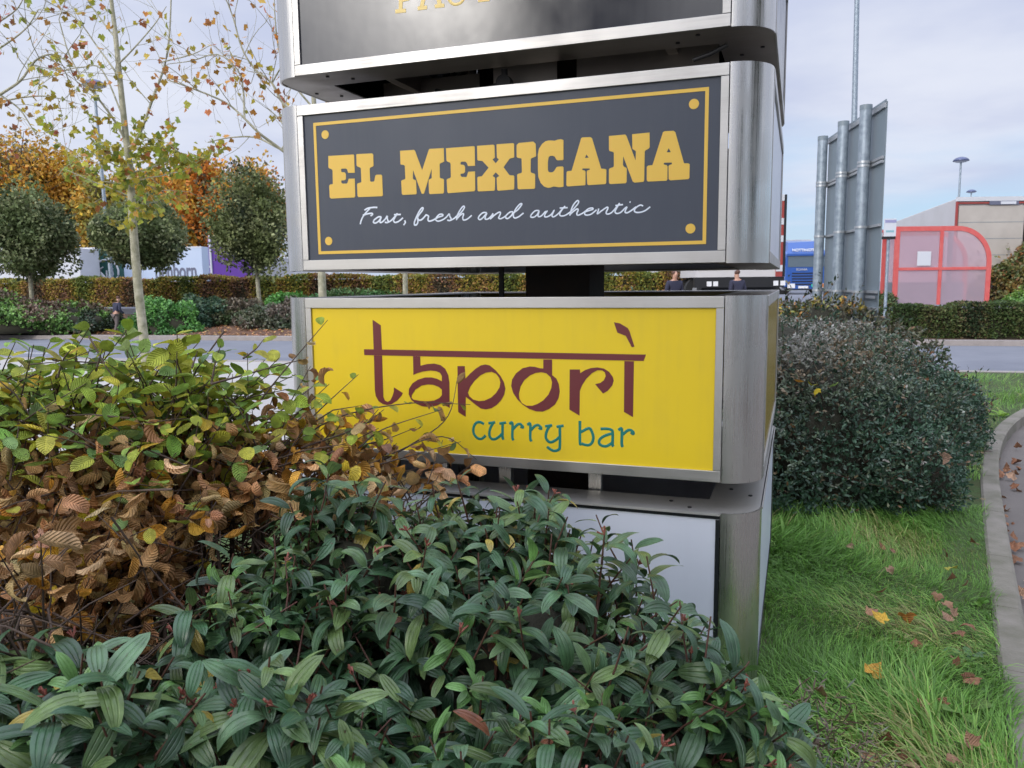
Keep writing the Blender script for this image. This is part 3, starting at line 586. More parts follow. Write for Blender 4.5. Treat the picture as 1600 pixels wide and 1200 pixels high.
def mound(n,c,r,seed,depth=.25,zcut=-.35,amp=.14,floor=.03):
    d=rosette_dirs(int(n*1.6));d=d[d[:,2]>zcut][:n];c=np.array(c,float);r=np.array(r,float)
    k=lump(d,seed,amp)*(1-depth*rng.random(len(d))**1.6)
    p=c+d*r*k[:,None];nn=unit(d/r);g=p[:,2]>floor
    return p[g],nn[g]
def cull(P,Nn,ms,i,k=.84):
    g=np.ones(len(P),bool)
    for j,(c,r_) in enumerate(ms):
        if j!=i:g&=(((P-np.array(c))/np.array(r_))**2).sum(1)>k*k
    return P[g],Nn[g]
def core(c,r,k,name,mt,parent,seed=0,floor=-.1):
    """solid dark lump filling a shrub, its colour standing for inner shade"""
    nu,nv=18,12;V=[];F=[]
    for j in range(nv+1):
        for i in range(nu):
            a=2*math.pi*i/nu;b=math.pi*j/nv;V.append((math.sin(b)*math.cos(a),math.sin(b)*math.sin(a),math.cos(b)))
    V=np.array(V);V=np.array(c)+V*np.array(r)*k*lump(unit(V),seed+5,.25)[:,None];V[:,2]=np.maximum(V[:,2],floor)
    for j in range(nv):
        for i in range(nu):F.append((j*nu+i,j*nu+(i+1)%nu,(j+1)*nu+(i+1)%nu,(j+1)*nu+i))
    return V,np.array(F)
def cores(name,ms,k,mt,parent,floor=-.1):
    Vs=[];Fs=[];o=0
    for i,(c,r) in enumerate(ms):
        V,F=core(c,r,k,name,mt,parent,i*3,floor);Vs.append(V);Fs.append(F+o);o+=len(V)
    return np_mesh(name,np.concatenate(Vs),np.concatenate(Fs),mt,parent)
# ------------------------------------------------------------------ near shrubs with leathery three-veined leaves
K['vib']=leaf_mat('leathery_leaf','viburnum',rough=.36,trans=.08,spec=.55)
K['beech']=leaf_mat('pleated_leaf','beech',rough=.5,trans=.22,spec=.35)
Tvib=leaf_template(8,4,.168,.47)
VG=[(.042,.100,.042),(.060,.130,.054),(.088,.160,.078),(.036,.084,.040),(.115,.18,.055)]
def viburnum(name,label,mounds,dens,base):
    root=thing(name,label,'shrub',base)
    off=-np.array([base[0],base[1],0.])
    Ps=[];Ns=[]
    for i,(c,r) in enumerate(mounds):
        area=(r[0]*r[1]+r[0]*r[2]+r[1]*r[2])*3.0;p,n=mound(int(area*dens*1.4),c,r,31+i*7,.40,-.5);p,n=cull(p,n,[m_[:2] for m_ in mounds],i,.72)
        Ps.append(p);Ns.append(n)
    P=np.concatenate(Ps);Nn=np.concatenate(Ns)
    # nothing inside the sign
    lx=((P[:,:2]-TC)@(-DL));ly=((P[:,:2]-TC)@DN);ok=~((np.abs(lx)<HD+.03)&(np.abs(ly)<HD+.06));P=P[ok];Nn=Nn[ok]
    ax=unit(Nn*.55+np.array([0,0,.55])+rng.normal(0,.28,P.shape))
    lp=[];ld=[];ln=[];ls=[];lc=[];ldr=[];sA=[];sB=[];bA=[];bB=[]
    for p,a in zip(P,ax):
        k=rng.integers(5,9);x=unit(np.cross(a,rng.normal(size=3)));y=np.cross(a,x);ph=rng.uniform(0,6.28)
        young=rng.random()<.17;sz=rng.uniform(.058,.120)*(.72 if young else 1)
        for j in range(k):
            th=ph+(j%2)*math.pi+(j//2)*1.45+rng.normal(0,.22)
            inc=R_(min(100,38+ (k-j)*7.5+rng.normal(0,9)) if not young else 25+rng.uniform(0,35))
            e=x*math.cos(th)+y*math.sin(th)
            ld.append(a*math.cos(inc)+e*math.sin(inc));ln.append(a*math.sin(inc)-e*math.cos(inc)*.99+rng.normal(0,.18,3));lp.append(p-a*.012*(k-j)+e*.006)
            s=sz*(.62+.38*min(1,(k-j+1)/4))*rng.uniform(.85,1.12);ls.append(s);ldr.append(rng.uniform(.25,1.0))
            q=rng.random()
            if young:lc.append(np.array((.13,.27,.07))*rng.uniform(.6,1.2))
            elif q<.018:lc.append(np.array((.38,.30,.06)))
            elif q<.020:lc.append(np.array((.26,.10,.05)))
            elif q<.10:lc.append(np.array((.085,.15,.055))*rng.uniform(.8,1.2))
            else:lc.append(np.array(VG[rng.integers(len(VG))])*rng.uniform(.6,1.45))
        sA.append(p-a*.15+rng.normal(0,.015,3));sB.append(p+a*.004)
        if rng.random()<.14:
            for q in range(6):
                e=unit(a+rng.normal(0,.38,3));bA.append(p+a*.002);bB.append(p+e*rng.uniform(.010,.026))
    lp,ld,ln,ls,lc,ldr=map(np.array,(lp,ld,ln,ls,lc,ldr))
    leaves('foliage',Tvib,lp+off,ld,ln,ls,lc,K['vib'],root,droop=ldr,fold=rng.uniform(.05,.35,len(lp)),curl=rng.uniform(-1.6,1.2,len(lp)),wave=.03)
    sA=np.array(sA);sB=np.array(sB)
    # inner branches down to the ground
    idx=rng.choice(len(sA),len(sA)//3,replace=False)
    gA=sA[idx];cen=np.array([base[0],base[1],0.]);gB=cen+(gA-cen)*np.array([.55,.55,0])+rng.normal(0,.06,gA.shape)*np.array([1,1,0])
    sticks('stems',np.concatenate([sA,gB])+off,np.concatenate([sB,gA])+off,np.concatenate([np.full(len(sA),.0027),np.full(len(gA),.008)]),np.concatenate([np.full(len(sA),.0018),np.full(len(gA),.004)]),K['redstem'],root)
    bA=np.array(bA);bB=np.array(bB)
    sticks('flower_buds',bA+off,bB+off,.0011,.0024,K['bud'],root,n=5)['kind']='stuff'
    cores('shade_core',[(np.array(c)+off,r) for c,r in mounds],.62,K['core'],root,-.0)
    return root
K['bud']=mat('pink_buds',(.34,.12,.085),.6,noise=(60,.7,(.20,.05,.04)))
viburnum('viburnum_shrub','dark green leathery-leaved shrub filling the foreground against the white box of the sign',
 [((-.02,1.86,.42),(.62,.60,.62)),((-.42,2.08,.46),(.46,.42,.61)),((-.10,2.12,.44),(.42,.36,.60)),((-.60,1.78,.42),(.30,.32,.56)),((.30,1.62,.25),(.36,.42,.56)),((.50,1.70,.22),(.20,.26,.46)),((.0,1.22,.30),(.50,.38,.58)),((.42,1.25,.12),(.26,.25,.46))],170,(0,1.6,0))
viburnum('viburnum_shrub','dark green leathery-leaved shrub below the brown beech hedge, nearest the left edge',
 [((-.78,1.32,.34),(.40,.30,.62)),((-.42,1.28,.30),(.34,.30,.62)),((-1.05,1.5,.28),(.4,.3,.60))],170,(-.7,1.35,0))
# ------------------------------------------------------------------ beech hedge, green on top, withered below
Tbeech=leaf_template(7,4,.31,.47)
GREEN=[(.38,.48,.065),(.28,.42,.08),(.52,.53,.06),(.24,.38,.13)]
YEL=[(.62,.44,.04),(.55,.28,.035),(.42,.40,.06)]
BROWN=[(.50,.28,.12),(.64,.39,.17),(.34,.18,.07),(.74,.50,.26),(.68,.35,.06)]
def beech():
    root=thing('beech_hedge','beech hedge, yellow-green leaves on top and curled brown leaves below, left of the yellow box','hedge',(-1.2,2.1,0))
    off=np.array([1.2,-2.1,0.])
    ms=[((-1.55,2.45,.60),(.85,.62,.80),1000),((-.92,2.45,.58),(.50,.55,.76),620),((-.44,2.42,.52),(.36,.34,.52),230),((-1.20,1.98,.50),(.42,.40,.64),330),((-1.08,1.60,.5),(.34,.28,.54),170),((-2.1,2.3,.6),(.6,.6,.76),240)]
    A=[];B=[]
    for i,(c,r,n) in enumerate(ms):
        p,nn=mound(n,c,r,91+i*5,.30,-.2,.16)
        d=unit(nn*.7+np.array([.15,-.1,.25])+rng.normal(0,.5,p.shape));l=rng.uniform(.14,.34,len(p))[:,None]
        A.append(p-d*l*.7);B.append(p+d*l*.35)
    # sprays that reach in front of the yellow panel, seen in the photograph
    sp=[((395,640,2.5),(450,572,2.55),(512,500,2.6)),((420,720,2.4),(500,640,2.5),(560,585,2.6)),((430,720,2.4),(520,655,2.5),(640,630,2.62),(735,632,2.66)),((560,740,2.45),(650,690,2.6),(700,650,2.68),(716,585,2.74)),
        ((520,760,2.35),(600,715,2.5),(690,682,2.6),(745,718,2.66)),((470,700,2.4),(560,668,2.5),(600,640,2.6)),((330,600,2.2),(420,575,2.3),(480,560,2.4)),((540,770,2.4),(620,740,2.5),(700,722,2.62)),((500,735,2.35),(540,690,2.45),(575,655,2.55)),((380,560,2.5),(400,545,2.55),(412,530,2.6)),((300,575,2.3),(310,545,2.35)),((330,600,2.3),(338,560,2.35),(345,540,2.35)),((150,580,2.2),(160,545,2.2)),
        ((560,735,2.4),(640,712,2.5),(720,690,2.6)),((520,700,2.4),(590,690,2.5),(650,668,2.6)),((90,590,2.2),(100,560,2.2),(112,545,2.2)),((560,700,2.4),(600,670,2.5),(690,640,2.6))]
    for s in sp:
        P=[at(x,y,Y)+off for x,y,Y in s];cc=catmull(P,5) if len(P)>2 else P;MB().tube(cc,list(np.linspace(.0035,.0011,len(cc))),5).build('spray_twig',K['twig'],root)
        for k in range(len(P)-1):
            A.append((P[k]-off)[None]);B.append((P[k+1]-off)[None])
    nb=sum(len(s)-1 for s in sp)
    A=np.concatenate(A);B=np.concatenate(B)
    # stiff upright shoots and lower woody stems
    g=rng.choice(len(A)-nb,260,replace=False);gb=A[g].copy();gb[:,2]*=.05;gb[:,:2]+=rng.normal(0,.1,(len(g),2))
    n0=len(A)-nb
    sticks('twigs',np.concatenate([A[:n0],gb])+off,np.concatenate([B[:n0],A[g]])+off,np.concatenate([np.full(n0,.0032),np.full(len(g),.010)]),np.concatenate([np.full(n0,.0012),np.full(len(g),.004)]),K['twig'],root,n=5,bend=.03)
    lp=[];ld=[];ln=[];ls=[];br=[];cl=[]
    for i,(a,b) in enumerate(zip(A,B)):
        spray=i>=n0
        d=b-a;L=np.linalg.norm(d);d=d/L;up=unit(np.array([0,0,1.])+rng.normal(0,.35,3));s=unit(np.cross(d,up));m=max(3,int(L/.032)) if not spray else max(2,int(L/.052))
        for k in range(m):
            f=(k+.6)/m
            if not spray and f<.25:continue
            sd=1 if k%2 else -1;p=a+d*L*f+rng.normal(0,.004,3)
            w_=.95*s*sd+d*.55
            px=800+F_PX*p[0]/p[1];zt_=1.13+.03*math.sin(p[0]*9)+.03*rng.normal()
            pr=1/(1+math.exp(-(zt_-p[2])/.035))
            if p[0]>-.72:pr=max(pr,.42)
            if p[1]<1.85:pr=max(pr,.90)
            isb=rng.random()<pr
            ld.append(w_+np.array([0,0,-.12 if not isb else -.5])+rng.normal(0,.22 if not isb else .45,3));ln.append(up+rng.normal(0,.25 if not isb else .6,3))
            lp.append(p);ls.append(rng.uniform(.045,.078)*(.72 if spray else 1)*(1 if isb else 1.0));br.append(isb);cl.append(spray)
    lp,ld,ln,ls,br,cl=map(np.array,(lp,ld,ln,ls,br,cl));n=len(lp)
    kp=(lp[:,2]>np.where(lp[:,1]<1.78,1.0,np.where(lp[:,0]>-.9,.95,.72)))|(rng.random(n)<.04);lp,ld,ln,ls,br,cl=lp[kp],ld[kp],ln[kp],ls[kp],br[kp],cl[kp]
    lx=((lp[:,:2]-TC)@(-DL));ly=((lp[:,:2]-TC)@DN);ok=~((np.abs(lx)<HD+.02)&(np.abs(ly)<HD+.05))
    for nm,sel in(('green_leaves',ok&~br),('withered_leaves',ok&br)):
        k=int(sel.sum())
        if nm=='green_leaves':
            col=pick(GREEN+YEL,[5,4,4,2,1,.5,1.3],k,.16)
            leaves(nm,Tbeech,lp[sel]+off,ld[sel],ln[sel],ls[sel],col,K['beech'],root,droop=rng.uniform(-.1,.5,k),fold=rng.uniform(0,.35,k),curl=rng.uniform(-.5,1.2,k),wave=.03)
        else:
            col=pick(BROWN+YEL,[5,5,3,3,2,.25,.5,.1],k,.2)
            leaves(nm,Tbeech,lp[sel]+off,ld[sel],ln[sel],ls[sel]*1.08,col,K['beech'],root,droop=rng.uniform(-1.3,1.8,k),fold=rng.uniform(-.1,.6,k),curl=rng.uniform(2.0,8.0,k)*rng.choice([-1,1,1],k),wave=.06)
beech()
def kerb_x(y):
    ys=np.array([p[1] for p in kin]);xs=np.array([p[0] for p in kin]);o=np.argsort(ys);return np.interp(y,ys[o],xs[o])
# ------------------------------------------------------------------ small-leaved evergreen shrubs on the right
Tsm=leaf_template(3,2,.2,.45)
def small_shrub(label,mounds,n,cols,wts,base,size=(.03,.055),name='evergreen_shrub',tmp=None,cat='shrub',floor=.02,ck=.76,group=None,depth=.2,amp=.20,tipc=None):
    root=thing(name,label,cat,base,0,group);off=-np.array([base[0],base[1],base[2] if len(base)>2 else 0.])
    Ps=[];Ns=[];ar=[r[0]*r[1]+r[0]*r[2]+r[1]*r[2] for c,r in mounds]
    for i,(c,r) in enumerate(mounds):
        m=int(n*ar[i]/sum(ar)/4);p,nn=mound(int(m*1.9),c,r,int(abs(c[0]*37+c[1]*11))+i,depth,-.5,amp,floor);p,nn=cull(p,nn,mounds,i,.88)
        Ps.append(p);Ns.append(nn)
    P=np.concatenate(Ps);Nn=np.concatenate(Ns)
    if base[1]<12:
        g=P[:,0]<kerb_x(P[:,1])-.02+.06*np.sin(P[:,1]*9)+.05*np.sin(P[:,2]*13);P=P[g];Nn=Nn[g]
    # little sprigs of four leaves
    ax=unit(Nn*.8+np.array([0,0,.3])+rng.normal(0,.5,P.shape));m=len(P)
    patch=np.sin(P[:,0]*2.3+1)*np.sin(P[:,1]*1.9)+.5*np.sin(P[:,2]*7+P[:,0]*3)+1.6*(P[:,2]-P[:,2].mean())/max(.2,P[:,2].std())*.6+rng.normal(0,.4,m)
    lp=np.repeat(P,4,0);la=np.repeat(ax,4,0);sd=unit(np.cross(la,rng.normal(size=lp.shape)))
    dirs=la*.75+sd*.8;lp=lp+la*rng.uniform(-.5,.7,(len(lp),1))*size[1]
    sz=rng.uniform(size[0],size[1],len(lp))
    cols=np.array(cols);wt=np.array(wts,float);order=np.argsort(np.argsort(patch))/m;cdf=np.cumsum(wt/wt.sum())
    ci=np.searchsorted(cdf,np.clip(order*.999,0,.999));col=cols[np.clip(ci,0,len(cols)-1)]
    mix=rng.random(m)<.18;col[mix]=cols[rng.choice(len(cols),int(mix.sum()),p=wt/wt.sum())]
    if tipc is not None:
        tp=(P[:,2]>tipc[0])&(rng.random(m)<tipc[1]);col[tp]=np.array(tipc[2])[rng.choice(len(tipc[2]),int(tp.sum()))]
    col=np.repeat(col,4,0)*(1+rng.normal(0,.22,(len(lp),1)));col=np.clip(col,.004,.9)
    leaves('foliage',tmp or Tsm,lp+off,dirs,la*.3+sd*-.6+rng.normal(0,.4,lp.shape),sz,col,K['leaf_shrub'],root,droop=rng.uniform(-.1,.5,len(lp)),fold=.2)
    if n>12000:                             # long shoots breaking the clipped outline
        m2=int(n/110);idx=rng.choice(len(P),m2);A=P[idx];dv=unit(Nn[idx]*.7+np.array([0,0,.5])+rng.normal(0,.4,(m2,3)));Ls=rng.uniform(.10,.30,m2)*size[1]/.05;B=A+dv*Ls[:,None]
        sticks('shoots',A-dv*.08+off,B+off,.0022,.0010,K['redstem'],root)['kind']='stuff'
        q=rng.random((m2,9));pp_=(A[:,None]+(B-A)[:,None]*q[...,None]).reshape(-1,3);dd=np.repeat(dv,9,0)+rng.normal(0,.8,(m2*9,3))
        leaves('shoot_leaves',tmp or Tsm,pp_+off,dd,rng.normal(size=pp_.shape),rng.uniform(size[0],size[1],len(pp_)),pick(list(cols)+[(.22,.12,.06)],list(wt)+[1.5],len(pp_),.2),K['leaf_shrub'],root,droop=.2,fold=.2)
    co=cores('shade_core',[(np.array(c)+off,r) for c,r in mounds],ck,K['core'],root,floor+off[2]-.05)
    if base[1]<12:
        for v in co.data.vertices:v.co.x=min(v.co.x,float(kerb_x(v.co.y+base[1]))-base[0]-.22)
    return root
EV=[(.045,.10,.058),(.065,.13,.072),(.055,.095,.062),(.13,.18,.10),(.18,.22,.15),(.27,.20,.12),(.25,.25,.19),(.36,.34,.29)]
EW=[4,4,3,2.2,1.8,1.3,1.,.7]
small_shrub('broad dense small-leaved evergreen shrub, dark green with grey and brown patches, between sign and kerb',
 [((2.1,5.95,.35),(.80,.90,.82)),((2.5,7.5,.3),(1.15,1.2,.92)),((3.75,7.6,.05),(.85,1.15,.72)),((2.62,5.75,.15),(.50,.65,.74)),((1.55,6.8,.3),(.7,1.1,.85)),((3.2,6.4,.1),(.5,.6,.7))],125000,EV,EW,(2.5,6.5,0),(.022,.042))
small_shrub('evergreen shrub with yellow-tipped sprigs behind the sign, round the posts of the grey sign board',
 [((3.3,9.6,.3),(1.5,1.5,1.10)),((3.45,8.7,.4),(.85,.8,.95)),((1.6,9.4,.3),(1.25,1.1,1.10)),((.3,9.6,.3),(1.1,1.0,1.0))],42000,[(.03,.06,.03),(.05,.085,.04),(.09,.10,.05),(.13,.12,.07)],[4,3,2,1],(2.3,9.5,0),(.035,.065),tipc=(1.22,.35,[(.40,.30,.05),(.30,.30,.06),(.42,.2,.04)]))
small_shrub('low dark evergreen shrub at the bend of the kerb, beside the bright green verge',
 [((4.55,8.9,.0),(.55,.85,.60)),((4.7,9.9,.0),(.7,.6,.55))],16000,[(.018,.045,.024),(.028,.06,.032),(.05,.085,.04),(.09,.12,.09)],[4,3,2,1],(5.0,9.3,0),(.035,.06))
# a few plane leaves caught on the shrub come later as fallen leaves
small_shrub('fine-leaved grey-green wispy shrub at the bottom, between the leathery shrub and the grass',[((.66,1.72,.12),(.22,.26,.50)),((.80,1.45,.05),(.2,.25,.40))],9000,[(.10,.15,.09),(.16,.20,.13),(.22,.24,.17),(.14,.10,.07)],[3,3,1.5,1],(.7,1.6,0),(.02,.04),'wispy_shrub',leaf_template(2,1,.07),depth=.6,ck=.5)
# ------------------------------------------------------------------ lawn
Tg=leaf_template(3,1,.019,.3)
def grass(n,x0,x1,y0,y1,hmin,hmax,cols,wts):
    x=rng.uniform(x0,x1,n);y=y0+(y1-y0)*rng.random(n)**1.25;kx=kerb_x(y)
    g=(x<kx+.03)&~((np.abs(((np.stack([x,y],1)-TC)@(-DL)))<HD)&(np.abs(((np.stack([x,y],1)-TC)@DN))<HD))
    x=x[g];y=y[g];n=len(x)
    ang=1.9*np.sin(x*2.6+1.3*np.sin(y*1.7))+1.6*np.cos(y*2.1+x)+rng.normal(0,.55,n)
    lean=.42+.30*np.sin(x*3.1+y*2.2)+rng.normal(0,.22,n)
    d=np.stack([np.cos(ang)*lean,np.sin(ang)*lean,np.ones(n)],1)
    h=rng.uniform(hmin,hmax,n)*(1+.35*np.sin(x*2.2-y*3.1))*np.where(kerb_x(y)-x<.25,.62,1.)
    pch=np.sin(x*4.1+y)*np.cos(y*3.3-x*1.2)+rng.normal(0,.5,n);cols=np.array(cols);w=np.array(wts)/sum(wts)
    ci=np.searchsorted(np.cumsum(w),np.clip(np.argsort(np.argsort(pch))/n*.999,0,.999))
    nor=np.stack([-np.cos(ang),-np.sin(ang),.5*np.ones(n)],1)+rng.normal(0,.5,(n,3))
    return np.stack([x,y,np.full(n,.0)],1),d,nor,h,cols[np.clip(ci,0,len(cols)-1)]*(1+rng.normal(0,.2,(n,1)))
GC=[(.12,.25,.045),(.16,.34,.06),(.22,.41,.08),(.30,.47,.11),(.42,.43,.15)]
parts=[grass(88000,.55,3.4,1.0,5.4,.05,.125,GC+[(.42,.36,.16)],[4,6,5,2,1,1.]),grass(26000,3.2,10,6.2,13,.05,.13,GC[1:]+[(.2,.36,.05)],[4,5,3,1,2]),grass(6000,-1.6,.9,.8,2.8,.05,.1,GC,[4,6,5,2,.7])]
a_=[np.concatenate([p[i] for p in parts]) for i in range(5)]
go=leaves('grass',Tg,a_[0],a_[1],a_[2],a_[3]*1.25,np.clip(a_[4],.01,.9),K['grassm'],None,droop=rng.uniform(.35,1.15,len(a_[0])),fold=.3)
go['kind']='stuff'
# broad-leaved weeds along the kerb
Tw=leaf_template(5,2,.2,.6)
for k,(px,py,n_,sz,cc,lb) in enumerate([(1525,945,6,.10,(.16,.33,.06),'pale green broad-leaved weed in the lawn, midway along the kerb'),(1512,1030,9,.13,(.13,.24,.11),'grey-green thistle-like weed in the lawn beside the kerb'),
    (1500,1120,4,.14,(.19,.36,.07),'upright light green dock leaf near the kerb'),(1540,1185,9,.13,(.19,.38,.05),'bright green spiky weed at the bottom by the kerb end'),(1452,835,5,.12,(.2,.36,.07),'light green weed at the foot of the big evergreen shrub'),(1452+110,652,10,.16,(.26,.45,.06),'bright green leafy weed at the kerb bend by the dark shrub'),
    (1232,858,4,.10,(.18,.34,.05),'small round-leaved weed close to the sign foot'),(1508,900,4,.07,(.15,.3,.06),'small green weed above the brown leaves by the kerb')]):
    b=gp(px,py,0.);ro=thing('weed',lb,'weed',b)
    th=rng.uniform(0,6.28,n_);d=np.stack([np.cos(th),np.sin(th),rng.uniform(.5,1.4,n_)],1)
    leaves('foliage',Tw,np.zeros((n_,3))+rng.normal(0,.008,(n_,3)),d,np.array([[0,0,1.]])+rng.normal(0,.2,(n_,3)),rng.uniform(.6,1.15,n_)*sz*.85,pick([cc],[1],n_,.15),K['beech'],ro,droop=rng.uniform(.2,.8,n_),fold=.2,wave=.04)
# ------------------------------------------------------------------ lobed plane leaves
def lobed():
    pts=[];
    for a,r in((180,.05),(150,.30),(128,.52),(112,.42),(92,.52),(66,.76),(50,.56),(34,.66),(14,.74),(0,.98)):pts.append((a,r))
    o=[(0,0)]+[(.32+r*.62*math.cos(R_(a)),r*.62*math.sin(R_(a))) for a,r in pts]+[(.32+r*.62*math.cos(R_(a)),-r*.62*math.sin(R_(a))) for a,r in pts[-2:0:-1]]
    o=[(.32,0)]+o[1:]
    U=np.array([p[0] for p in o]);Y=np.array([p[1] for p in o]);n=len(o)-1
    F=np.array([(0,1+i,1+(i+1)%n) for i in range(n)]);return U,Y,np.stack([U,Y*2],1),F
TL_=lobed()
K['leaf_dry']=leaf_mat('dry_leaf','beech',rough=.7,trans=.1,spec=.2)
def fallen(px,py,z,size,col,label,group,rot=None):
    p=gp(px,py,z) if not isinstance(px,np.ndarray) else px
    a=rng.uniform(0,6.28) if rot is None else rot
    d=np.array([[math.cos(a),math.sin(a),rng.uniform(-.1,.25)]])
    o=leaves('fallen_leaf',TL_,np.zeros((1,3)),d,np.array([[rng.normal(0,.25),rng.normal(0,.25)-.15,1.]]),np.array([size]),np.clip(np.array([col])*(1+rng.normal(0,.1,(1,1))),.01,.9),K['leaf_dry'],None,droop=rng.uniform(-1.1,1.4,1),fold=rng.uniform(-.3,.7,1),curl=rng.uniform(-3,3,1))
    o.location=Vector([float(v) for v in p]);tag(o,label,'fallen leaf',group);return o
BR=[(.30,.15,.085),(.36,.20,.12),(.24,.11,.06),(.42,.26,.17)]
gl_='dry brown lobed leaf lying on the grass of the lawn'
for px,py in((1337,856),(1385,862),(1402,866),(1385,885),(1465,925),(1478,905),(1505,915),(1355,965),(1374,925),(1500,968),(1515,972),(1508,985),(1490,975),(1470,940),(1485,1030),(1500,1050),(1510,1055),(1485,1095),(1434,1015),(1455,1105),(1372,1155),(1398,1172),(1405,1185),(1425,1180),(1530,1175),(1500,1195),(1430,1145),(1290,1085),(1470,858),(1532,850),(1488,1040),(1380,1190),(1440,1195)):
    fallen(px,py,.055,rng.uniform(.055,.10),BR[rng.integers(4)],gl_,'brown leaves fallen on the lawn')
for px,py,c,l in((1390,975,(.62,.38,.06),'orange-yellow fallen leaf in the middle of the lawn'),(1475,885,(.5,.45,.08),'yellow-green lobed leaf fallen upright on the lawn, above the brown ones'),(1357,1056,(.6,.32,.06),'curled orange leaf lying low in the lawn, below the orange-yellow one'),(1413,960,(.55,.22,.06),'small orange leaf on the lawn right of the orange-yellow one')):
    fallen(px,py,.08,.10,c,l,None)
for px,py in((1563,735),(1570,738),(1578,736),(1585,730),(1560,742),(1575,762),(1568,775),(1590,765),(1565,800),(1570,802),(1557,798),(1570,855),(1583,853),(1566,857),(1577,900),(1590,935),(1580,985),(1592,950),(1566,829),(1575,815),(1560,758),(1585,1020),(1595,1070),(1556,722),(1566,748),(1573,745),(1580,750),(1588,742),(1563,812),(1576,797),(1588,815),(1594,880),(1571,878),(1580,862),(1589,845),(1596,905),(1573,925),(1593,990),(1597,722),(1592,700),(1585,1000),(1598,1030)):
    fallen(px,py,-.08,rng.uniform(.07,.12),BR[rng.integers(4)],'dry brown leaf lying on the tarmac outside the kerb','brown leaves fallen on the tarmac')
for px,py,Y,c,l in((1247,598,5.6,(.7,.30,.05),'orange leaf caught on the big evergreen shrub, leftmost of four'),(1266,602,5.6,(.62,.55,.05),'yellow leaf caught on the big evergreen shrub, next to the orange one'),(1281,606,5.55,(.70,.52,.04),'deep yellow leaf caught on the big evergreen shrub, lowest of four'),(1293,603,5.6,(.30,.42,.12),'green leaf caught on the big evergreen shrub, rightmost of four'),(1466,708,5.2,(.55,.34,.26),'pale pinkish brown leaf lying low on the big evergreen shrub')):
    fallen(at(px,py,Y-.35),0,0,.085 if px<1400 else .12,c,l,None)
# ------------------------------------------------------------------ young plane trees
def grow(mb,tips,p,d,L,r,depth,up=.12):
    n=5;P=[p];q=p.copy();dd=d.copy()
    for k in range(n):
        dd=unit(dd+rng.normal(0,.13,3)+np.array([0,0,up]));q=q+dd*L/n;P.append(q)
    rr=list(np.linspace(r,r*.45,n+1));mb.tube(P,rr,5 if depth<2 else 4,False)
    for k in range(1,n+1):tips.append((P[k],unit(P[k]-P[k-1]),depth))
    if depth<2:
        for k in range(1,n+1):
            if rng.random()<(.85 if depth==0 else .5):
                s=unit(rng.normal(size=3));s=unit(np.cross(dd,s)+dd*.8);grow(mb,tips,P[k],s,L*rng.uniform(.35,.65),r*.42,depth+1,up)
def plane_tree(label,trunk,limbs,Y,r0,leafprob,cols,wts,group,low=None,lsize=(.085,.14)):
    P=[at(x,y,Y) if y<900 else gp(x,y) for x,y in trunk];base=P[0].copy();base[2]=0.
    root=thing('plane_tree',label,'tree',base,0,group);off=-base
    mb=MB();cc=catmull([base]+P[1:],4);mb.tube([c+off for c in cc],list(np.linspace(r0,r0*.28,len(cc))),9)
    tips=[]
    for lm in limbs:
        rl=lm[0];Q=[at(x,y,Y+dy) for x,y,dy in lm[1]];lc=catmull(Q,4);mb.tube([c+off for c in lc],list(np.linspace(rl,rl*.35,len(lc))),6,False)
        for k in range(2,len(lc),1):
            d=unit(lc[k]-lc[k-1]);tips.append((lc[k]+off,d,2))
            if rng.random()<lm[2]:
                s=unit(np.cross(d,rng.normal(size=3))+d*.6+np.array([0,0,.2]));grow(mb,tips,lc[k]+off,s,rng.uniform(.35,.9),rl*.3,1,.05)
    if low:
        for k in range(low[0]):
            z=rng.uniform(low[1],low[2]);i=int(np.argmin([abs(c[2]-z) for c in cc]));a=rng.uniform(0,6.28)
            grow(mb,tips,cc[i]+off,unit(np.array([math.cos(a),math.sin(a),.15])),rng.uniform(.4,low[3]),.009,1,.02)
    mb.build('trunk',K['bark'],root)
    lp=[];ld=[]
    for p,d,dep in tips:
        pr=leafprob if low is None or not(low[1]-.3<p[2]<low[2]+.35 and math.hypot(p[0],p[1])<1.3) else .95
        for q in range(2):
            if dep>=1 and rng.random()<pr:
                lp.append(p+rng.normal(0,.03,3));ld.append(unit(rng.normal(size=3)+np.array([0,0,-.7])))
    lp=np.array(lp);ld=np.array(ld);n=len(lp)
    leaves('crown',TL_,lp,ld,rng.normal(size=(n,3)),rng.uniform(lsize[0],lsize[1],n),pick(cols,wts,n,.2),K['leaf_far'],root,droop=rng.uniform(-.4,.8,n),fold=rng.uniform(-.2,.5,n))
    return root
PC=[(.34,.36,.05),(.42,.36,.045),(.22,.27,.05),(.50,.26,.05),(.40,.16,.06)]
grp='young plane trees along the pavement'
